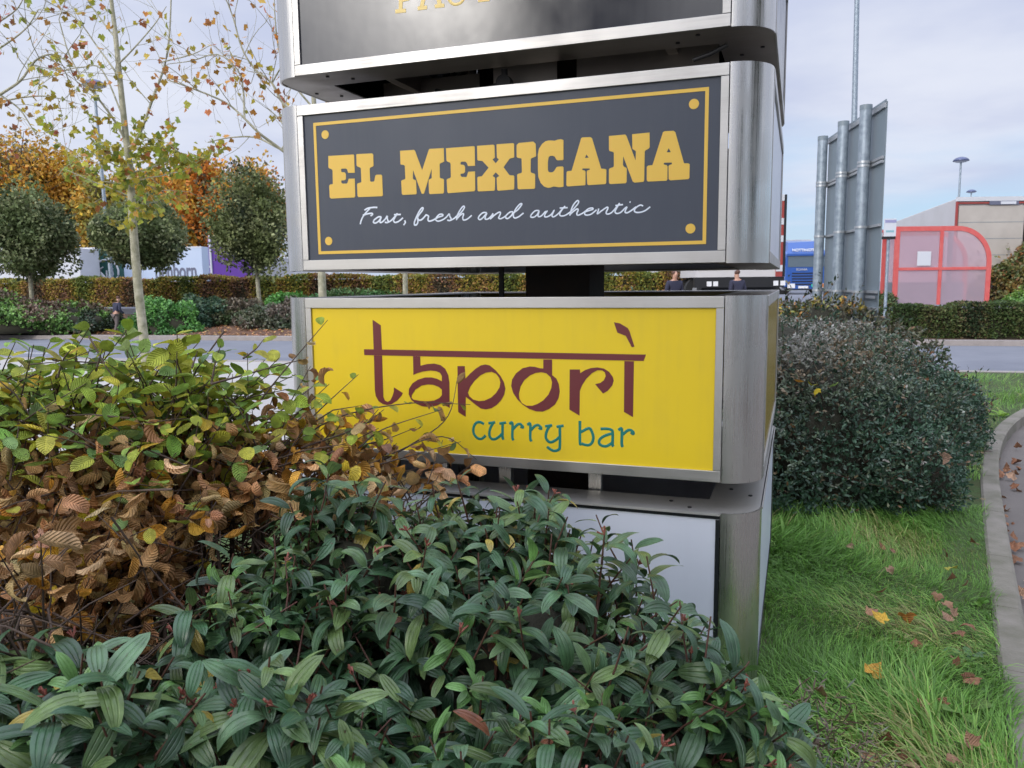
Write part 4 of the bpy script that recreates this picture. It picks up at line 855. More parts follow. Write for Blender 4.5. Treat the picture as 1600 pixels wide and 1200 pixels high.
plane_tree('slim pale-barked plane tree with yellow-green leaves round its middle, in front of the road',
 [(236,640),(226,540),(215,440),(208,350),(203,270),(197,215),(188,130),(180,50),(174,0),(168,-80)],
 [(.022,[(205,232,0),(222,200,.05),(240,150,.1),(258,100,.1),(265,50,.1),(268,-20,.1)],.30),
  (.018,[(199,225,0),(180,190,-.1),(152,152,-.2),(130,125,-.3),(108,85,-.3),(92,30,-.3)],.45),
  (.014,[(186,120,0),(172,100,0),(150,70,.1),(120,30,.2),(80,5,.3)],.6),(.012,[(181,60,0),(165,40,.2),(140,5,.3),(120,-30,.3)],.6),
  (.012,[(185,100,0),(205,80,-.2),(240,40,-.2),(260,10,-.2)],.5),(.012,[(195,190,0),(160,110,.2),(130,105,.3),(95,112,.3),(60,135,.3)],.5),
  (.012,[(208,300,0),(180,270,.2),(120,240,.3),(70,210,.3)],.55),(.010,[(206,290,0),(240,262,.2),(275,240,.3)],.5),(.010,[(248,98,0.1),(300,85,0),(330,70,0)],.5)],
 10.5,.066,.08,PC,[4,5,3,1.,.5],grp,low=(17,2.35,3.45,.95),lsize=(.085,.14))
plane_tree('plane tree whose bare orange-leaved branches reach left of the sign boxes',
 [(508,620),(506,540),(503,440),(500,380),(498,300),(494,230),(490,150),(486,60),(480,-60)],
 [(.020,[(494,275,0),(440,234,-.1),(405,208,-.2),(382,185,-.2),(352,160,-.2),(300,138,-.3),(262,125,-.3)],.55),
  (.018,[(492,200,0),(445,165,0),(425,130,0),(398,108,.1),(378,75,.1),(365,30,.1),(350,-10,.1)],.55),
  (.014,[(440,234,-.1),(400,215,.2),(360,215,.3),(325,222,.3)],.6),(.014,[(490,170,0),(450,120,0),(436,80,0),(430,30,0),(428,-20,0)],.6),
  (.012,[(382,185,-.2),(380,140,0),(372,110,0),(340,85,0),(300,95,0),(262,100,0)],.6),(.012,[(440,234,0),(452,210,.1),(440,190,.1),(420,170,.2)],.5),(.010,[(425,130,0),(450,80,0),(440,50,0)],.6)],
 9.6,.058,.15,[(.50,.24,.05),(.50,.36,.06),(.42,.15,.06),(.34,.30,.05)],[4,3,2,1],grp,lsize=(.07,.115))
plane_tree('plane tree standing behind the sign, its slim trunk in the gap above the yellow box',
 [(634,600),(634,520),(633,440),(632,380),(632,300),(631,200),(630,100),(630,0)],[(.012,[(632,300,0),(660,240,0),(700,180,0),(720,100,0)],.4)],12.6,.05,.2,PC,[1,1,1,1,1],grp)
plane_tree('plane tree off to the left whose thin branches enter at the left edge',
 [(-150,640),(-150,520),(-148,400),(-145,300),(-140,200),(-135,60)],
 [(.018,[(-143,260,0),(-60,190,0),(0,148,0),(32,126,0),(55,95,0),(80,85,0),(105,95,0)],.6),(.014,[(-140,160,0),(-60,110,0),(0,75,0),(40,45,0),(60,15,0)],.6),(.013,[(-60,190,0),(0,160,0),(60,150,0),(100,155,0)],.55),(.012,[(-140,100,0),(-50,60,0),(20,20,0),(40,-10,0)],.6),(.010,[(0,148,0),(30,170,0),(50,200,0),(60,215,0)],.5)],
 8.6,.06,.17,[(.42,.22,.06),(.46,.33,.05),(.36,.13,.07),(.30,.30,.06)],[3,3,2,2],grp,lsize=(.06,.10))
# ------------------------------------------------------------------ far hedges, banks and trees
def box_hedge(label,P0,P1,thick,z0,z1,n,cols,wts,size,name='hedge',freq=1.3,seed=3,z0b=None):
    P0=np.array(P0,float);P1=np.array(P1,float);L=np.linalg.norm(P1-P0);t=(P1-P0)/L;nr=np.array([-t[1],t[0]]);mid=(P0+P1)/2
    root=thing(name,label,'hedge',(mid[0],mid[1],z0));off=-np.array([mid[0],mid[1],z0])
    s=rng.uniform(0,L,n);top=rng.random(n)<.45
    dpt=np.where(top,rng.uniform(-thick/2,thick/2,n),-thick/2+np.abs(rng.normal(0,.07,n)));h=z1-z0
    wob=.05*np.sin(s*1.1+seed)+.04*np.sin(s*2.9)+.03*np.sin(s*6.1)
    zz=np.where(top,h-np.abs(rng.normal(0,.05,n)),rng.uniform(0,h,n))+wob*1.0
    dpt=dpt+.05*np.sin(s*4+zz*6)
    p=np.concatenate([P0+t*s[:,None]+nr*dpt[:,None],(z0+zz)[:,None]],1)
    q=np.sin(s*freq+seed)+.8*np.sin(s*freq*2.7+seed*2)+.5*np.sin(zz*3)+rng.normal(0,.6,n)
    w=np.array(wts,float);w/=w.sum();ci=np.searchsorted(np.cumsum(w),np.argsort(np.argsort(q))/n*.999);col=np.array(cols)[np.clip(ci,0,len(cols)-1)]*(1+rng.normal(0,.25,(n,1)))
    d=np.concatenate([np.tile(-nr*.6,(n,1)),np.full((n,1),.2)],1)+rng.normal(0,.7,(n,3))
    leaves('foliage',Tquad,p+off,d,rng.normal(size=(n,3))+np.array([0,-.5,.8]),rng.uniform(size[0],size[1],n),np.clip(col,.005,.9),K['leaf_far'],root,droop=.2)
    mb=MB();c_=np.array([P0+nr*(-thick/2+.12),P1+nr*(-thick/2+.12),P1+nr*(thick/2-.1),P0+nr*(thick/2-.1)])+off[:2];mb.prism([tuple(v) for v in c_],-.3,h-.14,'z');mb.build('shade_core',K['core'],root)  # solid dark box added inside, blocks see-through, coloured as inner shade
    return root
AUT=[(.14,.18,.04),(.24,.24,.045),(.36,.28,.045),(.40,.24,.07),(.27,.14,.08),(.11,.09,.05)]
sh=S1+8.2
hl=lambda px:float((at(px,450,30)[0]))
box_hedge('long clipped hedge in mixed green, yellow and brown behind the bank across the road',st(sh,-43),st(sh,.3),1.1,.80,2.0,75000,AUT,[3,4,3,3,3,1.5],(.07,.13))
box_hedge('low dark green clipped hedge behind the kerb across the road, under the red shelter',st(S1+1.3,4.2),st(S1+1.3,13.5),1.0,.05,.95,26000,[(.05,.085,.028),(.08,.12,.035),(.12,.14,.05),(.13,.10,.05),(.03,.05,.02)],[3,4,3,1.5,2],(.05,.09),freq=2.1)
def bank_shrub(label,px,py,Y,rx,rz,n,cols,wts,ry=1.2,size=(.07,.13),z=None):
    p=at(px,py,Y)
    return small_shrub(label,[((p[0],p[1]+ry*.6,p[2]),(rx,ry,rz))],n,cols,wts,(p[0],p[1]+ry*.6,p[2]-.05),size,'bank_shrub',Tquad,floor=p[2]-.15,ck=.82,amp=.25)
G1=[(.12,.24,.055),(.17,.32,.075),(.22,.37,.085)];BRN=[(.13,.095,.06),(.17,.11,.075)]
for a in [('spreading green ground-cover shrub with a brown skirt, nearest the left edge on the bank',-10,512,27,2.0,.95,9000,G1+BRN,[3,4,2,1.5,1]),
 ('wide low green shrub on the bank, left of the man walking',72,512,27.5,1.6,.85,9000,G1+BRN,[4,3,1,2.5,1.5]),
 ('dark mounded shrub on the bank right beside the man walking, left of him',143,508,27.8,.5,.55,4000,[(.03,.055,.025),(.06,.09,.035),(.13,.1,.07)],[4,3,2]),
 ('bright green rounded shrub on the bank behind the slim plane trunk',254,518,27,1.2,.90,9000,[(.07,.20,.045),(.10,.27,.06),(.14,.33,.07)],[3,4,2]),
 ('dark blue-green shrub on the bank right of the bright green one',310,508,28,1.0,.85,6000,[(.03,.08,.045),(.05,.11,.06),(.08,.13,.06)],[3,3,1]),
 ('olive sprawling shrub in front of the evergreen tree on the bank',365,505,28.4,1.0,.7,6000,[(.06,.10,.035),(.10,.11,.05),(.15,.12,.08)],[3,3,2]),
 ('grey-brown twiggy shrub on the bank touching the sign post side',405,512,27.5,.95,.75,7000,[(.16,.13,.10),(.10,.11,.06),(.06,.09,.04)],[3,3,2]),
 ('dark rounded shrub on the bank beside the totem sign edge',440,514,27.2,.8,.75,6000,[(.05,.08,.035),(.09,.10,.06),(.15,.12,.09)],[3,3,2]),
 ('small bright green shrub high on the bank below the hedge, right of the evergreen tree',442,480,32,.7,.5,3500,[(.08,.25,.05),(.12,.33,.06)],[1,1]),
 ('low green shrubbery on the bank seen through the gap above the yellow box',560,470,32,2.2,.35,5000,[(.08,.22,.06),(.12,.2,.06)],[1,1]),
 ('low blue-green shrubbery on the bank seen in the gap left of the dark post',735,470,32,1.3,.4,4000,[(.08,.20,.10),(.12,.2,.09)],[1,1])]:
    bank_shrub(*a)
def crown_tree(name,label,px,ytop,ybot,Y,rx,cols,wts,n,size,trunk_px,base_z,dense=.25,open_=False,group=None,amp=.22,blobs=9,trunk_r=.09,seed=1,bark='bark'):
    zt=at(px,ytop,Y)[2];zb=at(px,ybot,Y)[2];x=at(px,(ytop+ybot)/2,Y)[0];tb=at(trunk_px,470,Y)[0]
    base=np.array([tb,Y,base_z]);root=thing(name,label,'tree',base,0,group);off=-base;rz=(zt-zb)/2;c=np.array([x,Y,(zt+zb)/2])
    r=np.random.default_rng(seed);ms=[(c,(rx*.80,rx*.80,rz*.86))]
    for k in range(blobs):
        d=unit(r.normal(size=3));f=.52;ms.append((c+d*np.array([rx,rx,rz])*f,np.array([rx,rx,rz])*r.uniform(.34,.5)))
    Ps=[];Ns=[];tot=sum(m[1][0]*m[1][2] for m in ms)
    for i,(cc,rr) in enumerate(ms):
        m=int(n*rr[0]*rr[2]/tot);d=rosette_dirs(m);k=lump(d,seed*9+i,amp)*(1-(.9 if open_ else dense)*rng.random(m)**(1.2 if open_ else 1.6));Ps.append(cc+d*rr*k[:,None]);Ns.append(d)
    P=np.concatenate(Ps);Nn=np.concatenate(Ns);m=len(P)
    q=np.sin(P[:,0]*6/rx+seed)+np.sin(P[:,2]*7/rz+P[:,0]*2)+rng.normal(0,.7,m);w=np.array(wts,float);w/=w.sum()
    ci=np.searchsorted(np.cumsum(w),np.argsort(np.argsort(q))/m*.999);col=np.array(cols)[np.clip(ci,0,len(cols)-1)]*(1+rng.normal(0,.25,(m,1)))
    leaves('crown',Tquad,P+off,Nn*.5+rng.normal(0,.8,P.shape),rng.normal(size=P.shape),rng.uniform(size[0],size[1],m),np.clip(col,.005,.9),K['leaf_far'],root,droop=.2)
    mb=MB();zc=c[2]-base_z
    mb.tube([(0,0,-.3),((x-tb)*.3,0,zc*.35),((x-tb)*.8,0,zc*.8),((x-tb),0,zc+rz*.5)],[trunk_r,trunk_r*.85,trunk_r*.6,trunk_r*.2],8)
    for k in range(14 if open_ else 7):
        a=r.uniform(0,6.28);s=r.uniform(.35,.8);p0=np.array([(x-tb)*s,0,zc*s+.1*rz]);p1=np.array([x-tb,0,zc])+np.array([math.cos(a)*rx*.75,math.sin(a)*rx*.75,r.uniform(-.3,.85)*rz]);mb.tube([p0,(p0+p1)/2+np.array([0,0,.1*rz]),p1],[trunk_r*.45,trunk_r*.25,trunk_r*.08],5,False)
    mb.build('trunk',K[bark],root);return root
OAK=[(.12,.16,.06),(.17,.21,.085),(.23,.26,.12),(.30,.32,.17),(.07,.10,.04)];OW=[3,4,3,1.5,2]
g_='round evergreen oaks on the bank'
crown_tree('evergreen_oak','round-crowned evergreen tree nearest the left edge, over the long hedge',42,292,448,30,1.75,OAK,OW,17000,(.10,.18),50,.75,group=g_,seed=2,amp=.34,blobs=12)
crown_tree('evergreen_oak','evergreen tree behind the slim plane trunk, hiding the lorry lettering',222,302,425,31,1.85,OAK,OW,17000,(.10,.18),215,.8,group=g_,seed=5,amp=.34,blobs=12)
crown_tree('evergreen_oak','oval evergreen tree right beside the sign, crown above a pale trunk',392,258,432,30,1.55,[(.12,.15,.05),(.17,.20,.075),(.23,.255,.11),(.29,.31,.15),(.06,.08,.035)],OW,18000,(.09,.17),406,.8,group=g_,seed=8,amp=.32,blobs=12)
ORG=[(.55,.29,.045),(.68,.42,.05),(.44,.30,.06),(.33,.31,.07),(.66,.24,.04),(.18,.15,.08)]
g_='autumn trees beyond the lorry park'
for i,(px,yt,yb,Y,rx,wts,lb) in enumerate([(25,172,420,62,5.2,[4,3,3,1,1,2],'orange-brown autumn tree at the left edge, beyond the lorries'),(105,205,420,66,4.4,[4,3,2,2,2,1],'orange and gold autumn tree left of the lamp post'),
  (178,262,420,60,3.4,[1,2,4,5,0,2],'olive-yellow autumn tree behind the slim plane trunk'),(262,240,420,64,3.8,[2,4,3,3,1,2],'golden autumn tree between plane trunk and oval evergreen'),
  (322,232,425,60,3.2,[3,2,1,1,5,1],'vivid orange autumn tree above the purple lorry'),(385,238,420,68,3.8,[3,1,3,2,2,3],'brownish orange autumn tree behind the oval evergreen tree')]):
    crown_tree('autumn_tree',lb,px,yt,yb,Y,rx,ORG,wts,15000,(.22,.42),px,.7,open_=True,group=g_,amp=.35,blobs=14,trunk_r=.2,seed=20+i,bark='twig')
# unseen trees round the viewer, added for the steel and black panel to mirror
DK=[(.03,.045,.02),(.05,.07,.03),(.07,.09,.035)]
def back_tree(x,y,h,r,lb,sd,n=7000,sz=(.18,.32)):
    base=np.array([x,y,0.]);root=thing('broadleaf_tree',lb,'tree',base,0,'trees behind the viewer');rg=np.random.default_rng(sd)
    P=[]
    for k in range(16):
        c=np.array([0,0,h*.62])+unit(rg.normal(size=3))*np.array([r,r,h*.34])*.6;d=rosette_dirs(n//16);P.append(c+d*np.array([r,r,h*.3])*.45*(1-.4*rng.random((n//16,1))))
    P=np.concatenate(P);leaves('crown',Tquad,P,rng.normal(size=P.shape),rng.normal(size=P.shape),rng.uniform(sz[0],sz[1],len(P)),pick(DK,[1,1,1],len(P),.2),K['leaf_far'],root)
    MB().tube([(0,0,-.1),(.05,0,h*.4),(0,.05,h*.8)],[r*.07,r*.05,.03],8).build('trunk',K['twig'],root)
for i,(x,y,h,r,l) in enumerate([(8.5,-2.5,7.5,3.0,'unseen dark leafy tree added right of the viewer for reflections'),(12,-8,8,3.4,'unseen dark leafy tree added behind the viewer on the right for reflections'),(3.5,-13,7,3.2,'unseen dark leafy tree added straight behind the viewer for reflections'),(-14,-9,5.2,3.5,'unseen low dark leafy tree added behind the viewer on the left for reflections')]):
    back_tree(x,y,h,r,l,50+i)
pc=gp(0,0,0) if False else None
d_=ray(905,-10);t_=((CR-EYE[:2])@DN)/(d_[:2]@DN);Pp=EYE+d_*t_;n3=np.array([DN[0],DN[1],0.]);rr_=unit(d_-2*(d_@n3)*n3);tp=Pp+rr_*10
back_tree(tp[0],tp[1],tp[2]/.62,1.25,'slender dark tree behind the viewer, mirrored in the black panel',71,20000,(.1,.2))
p=at(1610,470,27.5)
small_shrub('tall orange-brown and green hedge bush right of the red shelter, at the right edge',[((p[0]+.4,28.2,.7),(1.55,1.3,2.1)),((p[0]+2.6,28.4,.7),(1.6,1.3,2.3))],14000,[(.24,.15,.045),(.16,.15,.04),(.10,.13,.04),(.28,.12,.04)],[3,3,3,1],(p[0],28,.7),(.08,.15),'hedge_bush',Tquad,floor=.6)
small_shrub('bright green bush in front of the orange-brown hedge bush at the right edge',[((p[0]-.1,26.2,.5),(1.5,.9,.95)),((p[0]+1.2,26,.5),(1.1,.8,1.25))],9000,[(.10,.22,.04),(.15,.27,.05),(.25,.26,.05)],[3,3,1],(p[0],26.1,.5),(.07,.12),'bush',Tquad,floor=.3)
small_shrub('dark green bush left of the red shelter, below the small information sign',[((at(1384,470,25)[0],26.0,.45),(.75,.8,.75))],4000,[(.05,.09,.03),(.08,.12,.04)],[1,1],(at(1384,470,25)[0],26.0,.4),(.06,.1),'bush',Tquad,floor=.3)
# fallen leaves on the far bank, a litter nobody could count
n=2600;s_=rng.uniform(S1+.5,S1+2.6,n);t_=rng.uniform(-24,4,n);pp=s_[:,None]*NRM+t_[:,None]*TNG
lt=leaves('leaf_litter',Tquad,np.concatenate([pp,(bank_z(s_,t_)+.03)[:,None]],1),rng.normal(size=(n,3))*np.array([1,1,.2]),np.array([[0,0,1.]])+rng.normal(0,.3,(n,3)),rng.uniform(.07,.15,n),pick([(.50,.26,.13),(.6,.34,.16),(.36,.17,.09),(.62,.42,.14)],[3,3,3,1],n),K['leaf_far'],None);lt['kind']='stuff'
# ------------------------------------------------------------------ road sign seen from behind
Yb0,Yb1=11.1,8.45
A0=at(1283,225,Yb0);A1=at(1387,160,Yb1)
sb=thing('road_sign','large grey road sign board seen from behind on three galvanised posts','sign',(A0[0],A0[1],0))
v=(A1-A0)[:2];Lb=np.linalg.norm(v);sb.rotation_euler=(0,0,math.atan2(v[1],v[0]));zt=(A0[2]+A1[2])/2
# local x along the board towards the viewer; the back faces local +y or -y: the camera side
cs=math.atan2(v[1],v[0]);eye_l=(np.array([0,0])-A0[:2]);ly=-math.sin(cs)*eye_l[0]+math.cos(cs)*eye_l[1];sgn=1 if ly>0 else -1
mb=MB();mb.box(.42,Lb,-.004,.004,.55,zt);mb.box(.42,Lb,-.0045+sgn*.012,.0045+sgn*.012,zt-.0,zt+.02);mb.build('sign_plate',K['signback'],sb)
for z in(zt-.03,):MB().box(.43,Lb-.01,sgn*.006,sgn*.03,z-.03,z+.02).build('rail',K['alu'],sb)
for z in(zt-.56,zt-.60,zt-1.25,zt-1.95,zt-2.13):
    MB().box(.43,Lb-.01,sgn*.006,sgn*.036,z-.014,z+.014).build('rail',K['alu'],sb)
for xx,zz in((.52,zt+.02),(1.46,zt+.025),(2.31,zt+.03)):
    post=MB().tube([(xx,sgn*.105,-.1),(xx,sgn*.105,zz)],.062,18).build('post',K['galv'],sb)
    MB().tube([(xx,sgn*.105,zz-.045),(xx,sgn*.105,zz+.008)],.0645,18).build('post_cap',K['black'] if False else K['signback'],post)
    for z in(zt-.56,zt-.60,zt-1.25,zt-1.95,zt-2.13):
        MB().tube([(xx,sgn*.105,z-.012),(xx,sgn*.105,z+.012)],.0675,18).build('clamp',K['alu'],post)
MB().box(Lb*.7,Lb,sgn*.037,sgn*.040,zt-2.02,zt-1.99).build('rail',K['alu'],sb)
# ------------------------------------------------------------------ lamps
K['lampblue']=mat('lamp_hood_blue_grey',(.10,.12,.22),.35,metal=.3)
K['lampglass']=mat('lamp_lens',(.5,.52,.55),.3)
def lamp(label,px,ytop,Y,pole_r=.055,hood=.5,base_z=0.,xb=None):
    p=at(px,ytop,Y);b=np.array([p[0] if xb is None else at(xb,275,Y)[0],Y,base_z]);root=thing('street_lamp',label,'street lamp',b,0,'street lamps with mushroom hoods')
    t=p-b
    MB().tube([(0,0,-.1),(t[0]*.5,0,t[2]*.5),(t[0],0,t[2]-hood*.42)],[pole_r*1.4,pole_r*1.1,pole_r*.8],10).build('pole',K['galv'],root)
    mb=MB();n=20;pr=[(0,0),(.30,-.03),(.62,-.13),(.86,-.30),(1.0,-.50),(.9,-.55)];vs=[]
    for r_,z_ in pr:
        for k in range(n):vs.append((t[0]+math.cos(2*math.pi*k/n)*(r_+.001)*hood,math.sin(2*math.pi*k/n)*(r_+.001)*hood,t[2]+z_*hood*1.05))
    mb.add(vs,[(i*n+k,i*n+(k+1)%n,(i+1)*n+(k+1)%n,(i+1)*n+k) for i in range(len(pr)-1) for k in range(n)],True);mb.build('lamp_hood',K['lampblue'],root)
    mb=MB();vs=[]
    for r_,z_ in((.89,-.54),(.6,-.66),(.2,-.72),(.0,-.72)):
        for k in range(n):vs.append((t[0]+math.cos(2*math.pi*k/n)*(r_+.001)*hood,math.sin(2*math.pi*k/n)*(r_+.001)*hood,t[2]+z_*hood*1.05))
    mb.add(vs,[(i*n+k,i*n+(k+1)%n,(i+1)*n+(k+1)%n,(i+1)*n+k) for i in range(3) for k in range(n)],True);mb.build('lens',K['lampglass'],root)
    return root
lamp('tall street lamp with blue-grey mushroom hood rising behind the autumn trees at left',146,124,38,.075,.52,.6,xb=163)
lamp('nearer of two mushroom-hooded street lamps above the white trailer at right',1502,245,45,.06,.42,.7)
lamp('farther, smaller mushroom-hooded street lamp over the white trailer at right',1518,296,72,.06,.42,.7)
lamp('very tall lamp pole rising behind the grey road sign, its head out of view',1342,-120,24,.075,.40,.3,xb=1337)
# ------------------------------------------------------------------ small information sign
p=at(1381,342,20);inf=thing('information_sign','small white information sign with blue heading on a slim grey post left of the shelter','sign',(at(1385,440,20)[0],20,0))
xo=at(1389,357,20)[0]-at(1385,440,20)[0];zt_=p[2];zb_=at(1381,371,20)[2]
K['wsign']=mat('white_sign_face',(.62,.64,.68),.5);K['bsign']=mat('blue_lilac_band',(.30,.30,.48),.5);K['tsign']=mat('pale_teal_line',(.25,.45,.50),.5)
MB().tube([(0,0,-.1),(0,0,zt_-.05)],.038,10).build('post',K['galv'],inf)
MB().box(xo-.15,xo+.15,-.06,-.045,zb_,zt_).build('sign_plate',K['wsign'],inf)
MB().box(xo-.13,xo+.15,-.064,-.0605,zt_-.10,zt_-.03).build('heading_band',K['bsign'],inf)
MB().box(xo-.10,xo+.10,-.064,-.0605,zb_+.12,zb_+.17).build('heading_band',K['tsign'],inf)
MB().box(xo-.24,xo+.14,-.075,-.062,zb_-.05,zb_+.02).build('lower_strip',K['dark'],inf)
# ------------------------------------------------------------------ red framed shelter
K['redframe']=mat('faded_red_paint',(.62,.10,.09),.5,noise=(5,.5,(.68,.20,.18)))
K['poly']=bpy.data.materials.new('cloudy_plastic');K['poly'].use_nodes=True
t=K['poly'].node_tree;P_=t.nodes['Principled BSDF'];P_.inputs['Base Color'].default_value=(.64,.54,.60,1);P_.inputs['Roughness'].default_value=.35
tr=t.nodes.new('ShaderNodeBsdfTransparent');tr.inputs[0].default_value=(.95,.84,.87,1);ms=t.nodes.new('ShaderNodeMixShader');ms.inputs[0].default_value=.66
t.links.new(P_.outputs[0],ms.inputs[1]);t.links.new(tr.outputs[0],ms.inputs[2]);t.links.new(ms.outputs[0],t.nodes['Material Output'].inputs[0])
Ys=26.;a=at(1400,354,Ys);b=at(1553,354,Ys);gz=.62
sh_=thing('shelter','red-framed shelter with curved corner and cloudy plastic sides behind the low hedge','shelter',(a[0],Ys,gz))
w_=b[0]-a[0];h_=a[2]-gz
def outline(w,h,r,n=12):
    o=[(0,0),(0,h),(w-r,h)];o+=[(w-r+r*math.sin(R_(90*k/n)),h-r+r*math.cos(R_(90*k/n))) for k in range(1,n+1)]+[(w,0)];return o
for dy in(0,1.35):
    sc2_=.93 if dy else 1.;ox_=.12*w_ if dy else 0
    ol=[(x*sc2_+ox_*.6,z*(.97 if dy else 1)) for x,z in outline(w_,h_,1.15)]
    if dy:ol[0]=(ol[0][0],-.0)
    mb=MB()
    mid=[ol[1],ol[2]]
    # frame as a flat band following the outline
    cx_=w_/2;inn=[]
    bw=.15
    for k in range(len(ol)):
        p0=np.array(ol[max(k-1,0)]);p1=np.array(ol[min(k+1,len(ol)-1)]);t_=(p1-p0)/np.linalg.norm(p1-p0);n_=np.array([t_[1],-t_[0]]);q=np.array(ol[k])+n_*bw
        if k==1:q=np.array(ol[k])+np.array([bw,-bw])
        inn.append(tuple(q))
    n_=len(ol);vs=[(x,dy,z) for x,z in ol]+[(x,dy,z) for x,z in inn]+[(x,dy+.06,z) for x,z in ol]+[(x,dy+.06,z) for x,z in inn]
    fs=[];
    for i in range(n_-1):fs+=[(i,i+1,n_+i+1,n_+i),(2*n_+i,3*n_+i,3*n_+i+1,2*n_+i+1),(i,2*n_+i,2*n_+i+1,i+1),(n_+i,n_+i+1,3*n_+i+1,3*n_+i)]
    mb.add(vs,fs);mb.build('end_frame',K['redframe'],sh_)
    if dy==0:
        MB().box(.46*w_,.46*w_+.10,-.012,.05,0,h_-.15).build('upright',K['redframe'],sh_)
        MB().box(.152,w_-.152,-.02,.045,h_*.475,h_*.475+.09).build('mid_rail',K['redframe'],sh_)
    me=MB();pts=[(x,z) for x,z in inn];me.prism(pts,dy+.022,dy+.028,'y');me.build('plastic_panel',K['poly'],sh_)
MB().box(.02,w_-1.1,.065,1.345,h_-.05,h_-.03).build('roof_sheet',K['poly'],sh_)
MB().box(.0,.10,.065,1.345,h_-.12,h_-.055).build('roof_rail',K['redframe'],sh_)
MB().box(w_-1.3,w_-1.2,.065,1.345,h_-.12,h_-.055).build('roof_rail',K['redframe'],sh_)
MB().box(w_*.68,w_*.68+.12,.7,.82,0,h_-.13).build('upright',K['galv'],sh_)
MB().box(w_*.23,w_*.37,-.03,-.02,h_*.53,h_*.70).build('notice_plate',K['wsign'],sh_)
MB().box(.3,w_-.3,1.0,1.02,0,h_*.33).build('bench_back',K['signback'],sh_)
# ------------------------------------------------------------------ lorries
K['lwhite']=mat('lorry_white',(.62,.63,.66),.4,noise=(.7,.5,(.52,.53,.55)),bump=(2,.1,.03))
K['lgrey']=mat('lorry_side_grey',(.60,.58,.57),.5,noise=(.8,.6,(.52,.50,.48)),bump=(2.,.15,.03))
K['lbeige']=mat('shutter_beige',(.50,.46,.41),.5,noise=(1.2,.7,(.40,.36,.32)),bump=(3,.15,.02))
K['ldgreen']=mat('lorry_dark_green',(.02,.09,.075),.4);K['purple']=mat('lorry_purple',(.12,.045,.30),.4)
K['lblue']=mat('lorry_blue',(.022,.095,.36),.3,coat=.5);K['glass']=mat('dark_windscreen',(.10,.14,.17),.08,spec=.8)
K['lred']=mat('lorry_red',(.36,.055,.045),.5,noise=(6,.5,(.28,.06,.05)));K['lampw']=mat('lamp_clear',(.8,.8,.8),.2);K['lampo']=mat('lamp_orange',(.8,.25,.03),.3);K['ltext']=mat('grey_letters',(.13,.14,.20),.5);K['silver']=mat('silver_trim',(.6,.62,.66),.3,metal=.5)
K['tyre']=mat('tyre_black',(.02,.02,.02),.85);K['lightblue']=mat('pale_blue_side',(.46,.55,.70),.4,noise=(.5,.5,(.55,.62,.72)))
def wheel(root,x,y,z,r=.5,w=.3,ax='y'):
    d=(0,w/2,0) if ax=='y' else (w/2,0,0)
    q=MB().tube([(x-d[0],y-d[1],z),(x+d[0],y+d[1],z)],r,22).build('wheel',K['tyre'],root)
    MB().tube([(x-d[0]*1.03,y-d[1]*1.03,z),(x+d[0]*1.03,y+d[1]*1.03,z)],r*.52,16).build('rim',K['silver'],q)
def btext(s,size,mt,parent,loc,rot,name='lettering',sx=1.,extrude=.008):
    cu=bpy.data.curves.new('t','FONT');cu.body=s;cu.size=size;cu.extrude=extrude;cu.offset=.022*size;o=bpy.data.objects.new('t',cu);C.objects.link(o)
    dg=bpy.context.evaluated_depsgraph_get();dg.update();me=bpy.data.meshes.new_from_object(o.evaluated_get(dg));C.objects.unlink(o);bpy.data.objects.remove(o);me.materials.clear();me.materials.append(mt)
    q=link(bpy.data.objects.new(name,me),parent);q.location=loc;q.rotation_euler=rot;q.scale=(sx,1,1);return q
GZ=.775
def trailer(label,x0,x1,Y,ztop,mt,depth=2.5,group='trailers parked in the lorry park',rz=0,zb=1.15):
    root=thing('trailer',label,'trailer',((x0+x1)/2,Y+depth/2,GZ),rz,group);w=(x1-x0)/2;h=ztop-GZ
    MB().box(-w,w,-depth/2,depth/2,zb,h).build('body',mt,root,bevel=.03)
    MB().box(-w-.01,w+.01,-depth/2-.02,-depth/2-.001,h-.10,h-.0).build('top_rail',K['silver'],root)
    MB().box(-w,w,-depth/2-.02,-depth/2-.001,zb-.02,zb+.08).build('side_rail',K['silver'],root)
    MB().box(-w+.1,w-.1,-.5,.5,zb-.3,zb-.003).build('chassis',K['black'],root)
    for k in range(3):wheel(root,w-1.2-k*1.35 if w>2.5 else -w+.6+k*1.1,-depth/2+.2,.5)
    return root
X=lambda px,Y:float(at(px,440,Y)[0])
Zp=lambda px,py,Y:float(at(px,py,Y)[2])
t1=trailer('plain white trailer at the left edge above the hedge',X(-60,52),X(127,52),52,Zp(100,388,52),K['lwhite'])
t2=trailer('pale blue-white trailer with dark green end, round emblem and grey lettering',X(129,55),X(318,55),55,Zp(300,385,55),K['lightblue'])
w2=(X(318,55)-X(129,55))/2;yf=-1.25
MB().box(-w2+.25,-w2+2.9,yf-.012,yf-.001,1.2,Zp(300,385,55)-GZ-.12).build('green_end',K['ldgreen'],t2)
ex=X(168,55)-(X(318,55)+X(129,55))/2;ez=Zp(168,425,55)-GZ
mb=MB();mb.tube([(ex+.82*math.cos(a),yf-.03,ez+.82*math.sin(a)) for a in np.linspace(0,2*math.pi,29)],.07,6,False)
for s_ in(-1,1):mb.tube([(ex+s_*.05,yf-.03,ez-.6),(ex+s_*.2,yf-.03,ez-.35),(ex+s_*.40,yf-.03,ez-.1),(ex+s_*.42,yf-.03,ez+.2),(ex+s_*.2,yf-.03,ez+.35)],[.05,.13,.13,.09,.03],6)
mb.tube([(ex,yf-.03,ez-.8),(ex,yf-.03,ez+.1)],.06,6);mb.build('emblem',K['lwhite'],t2)
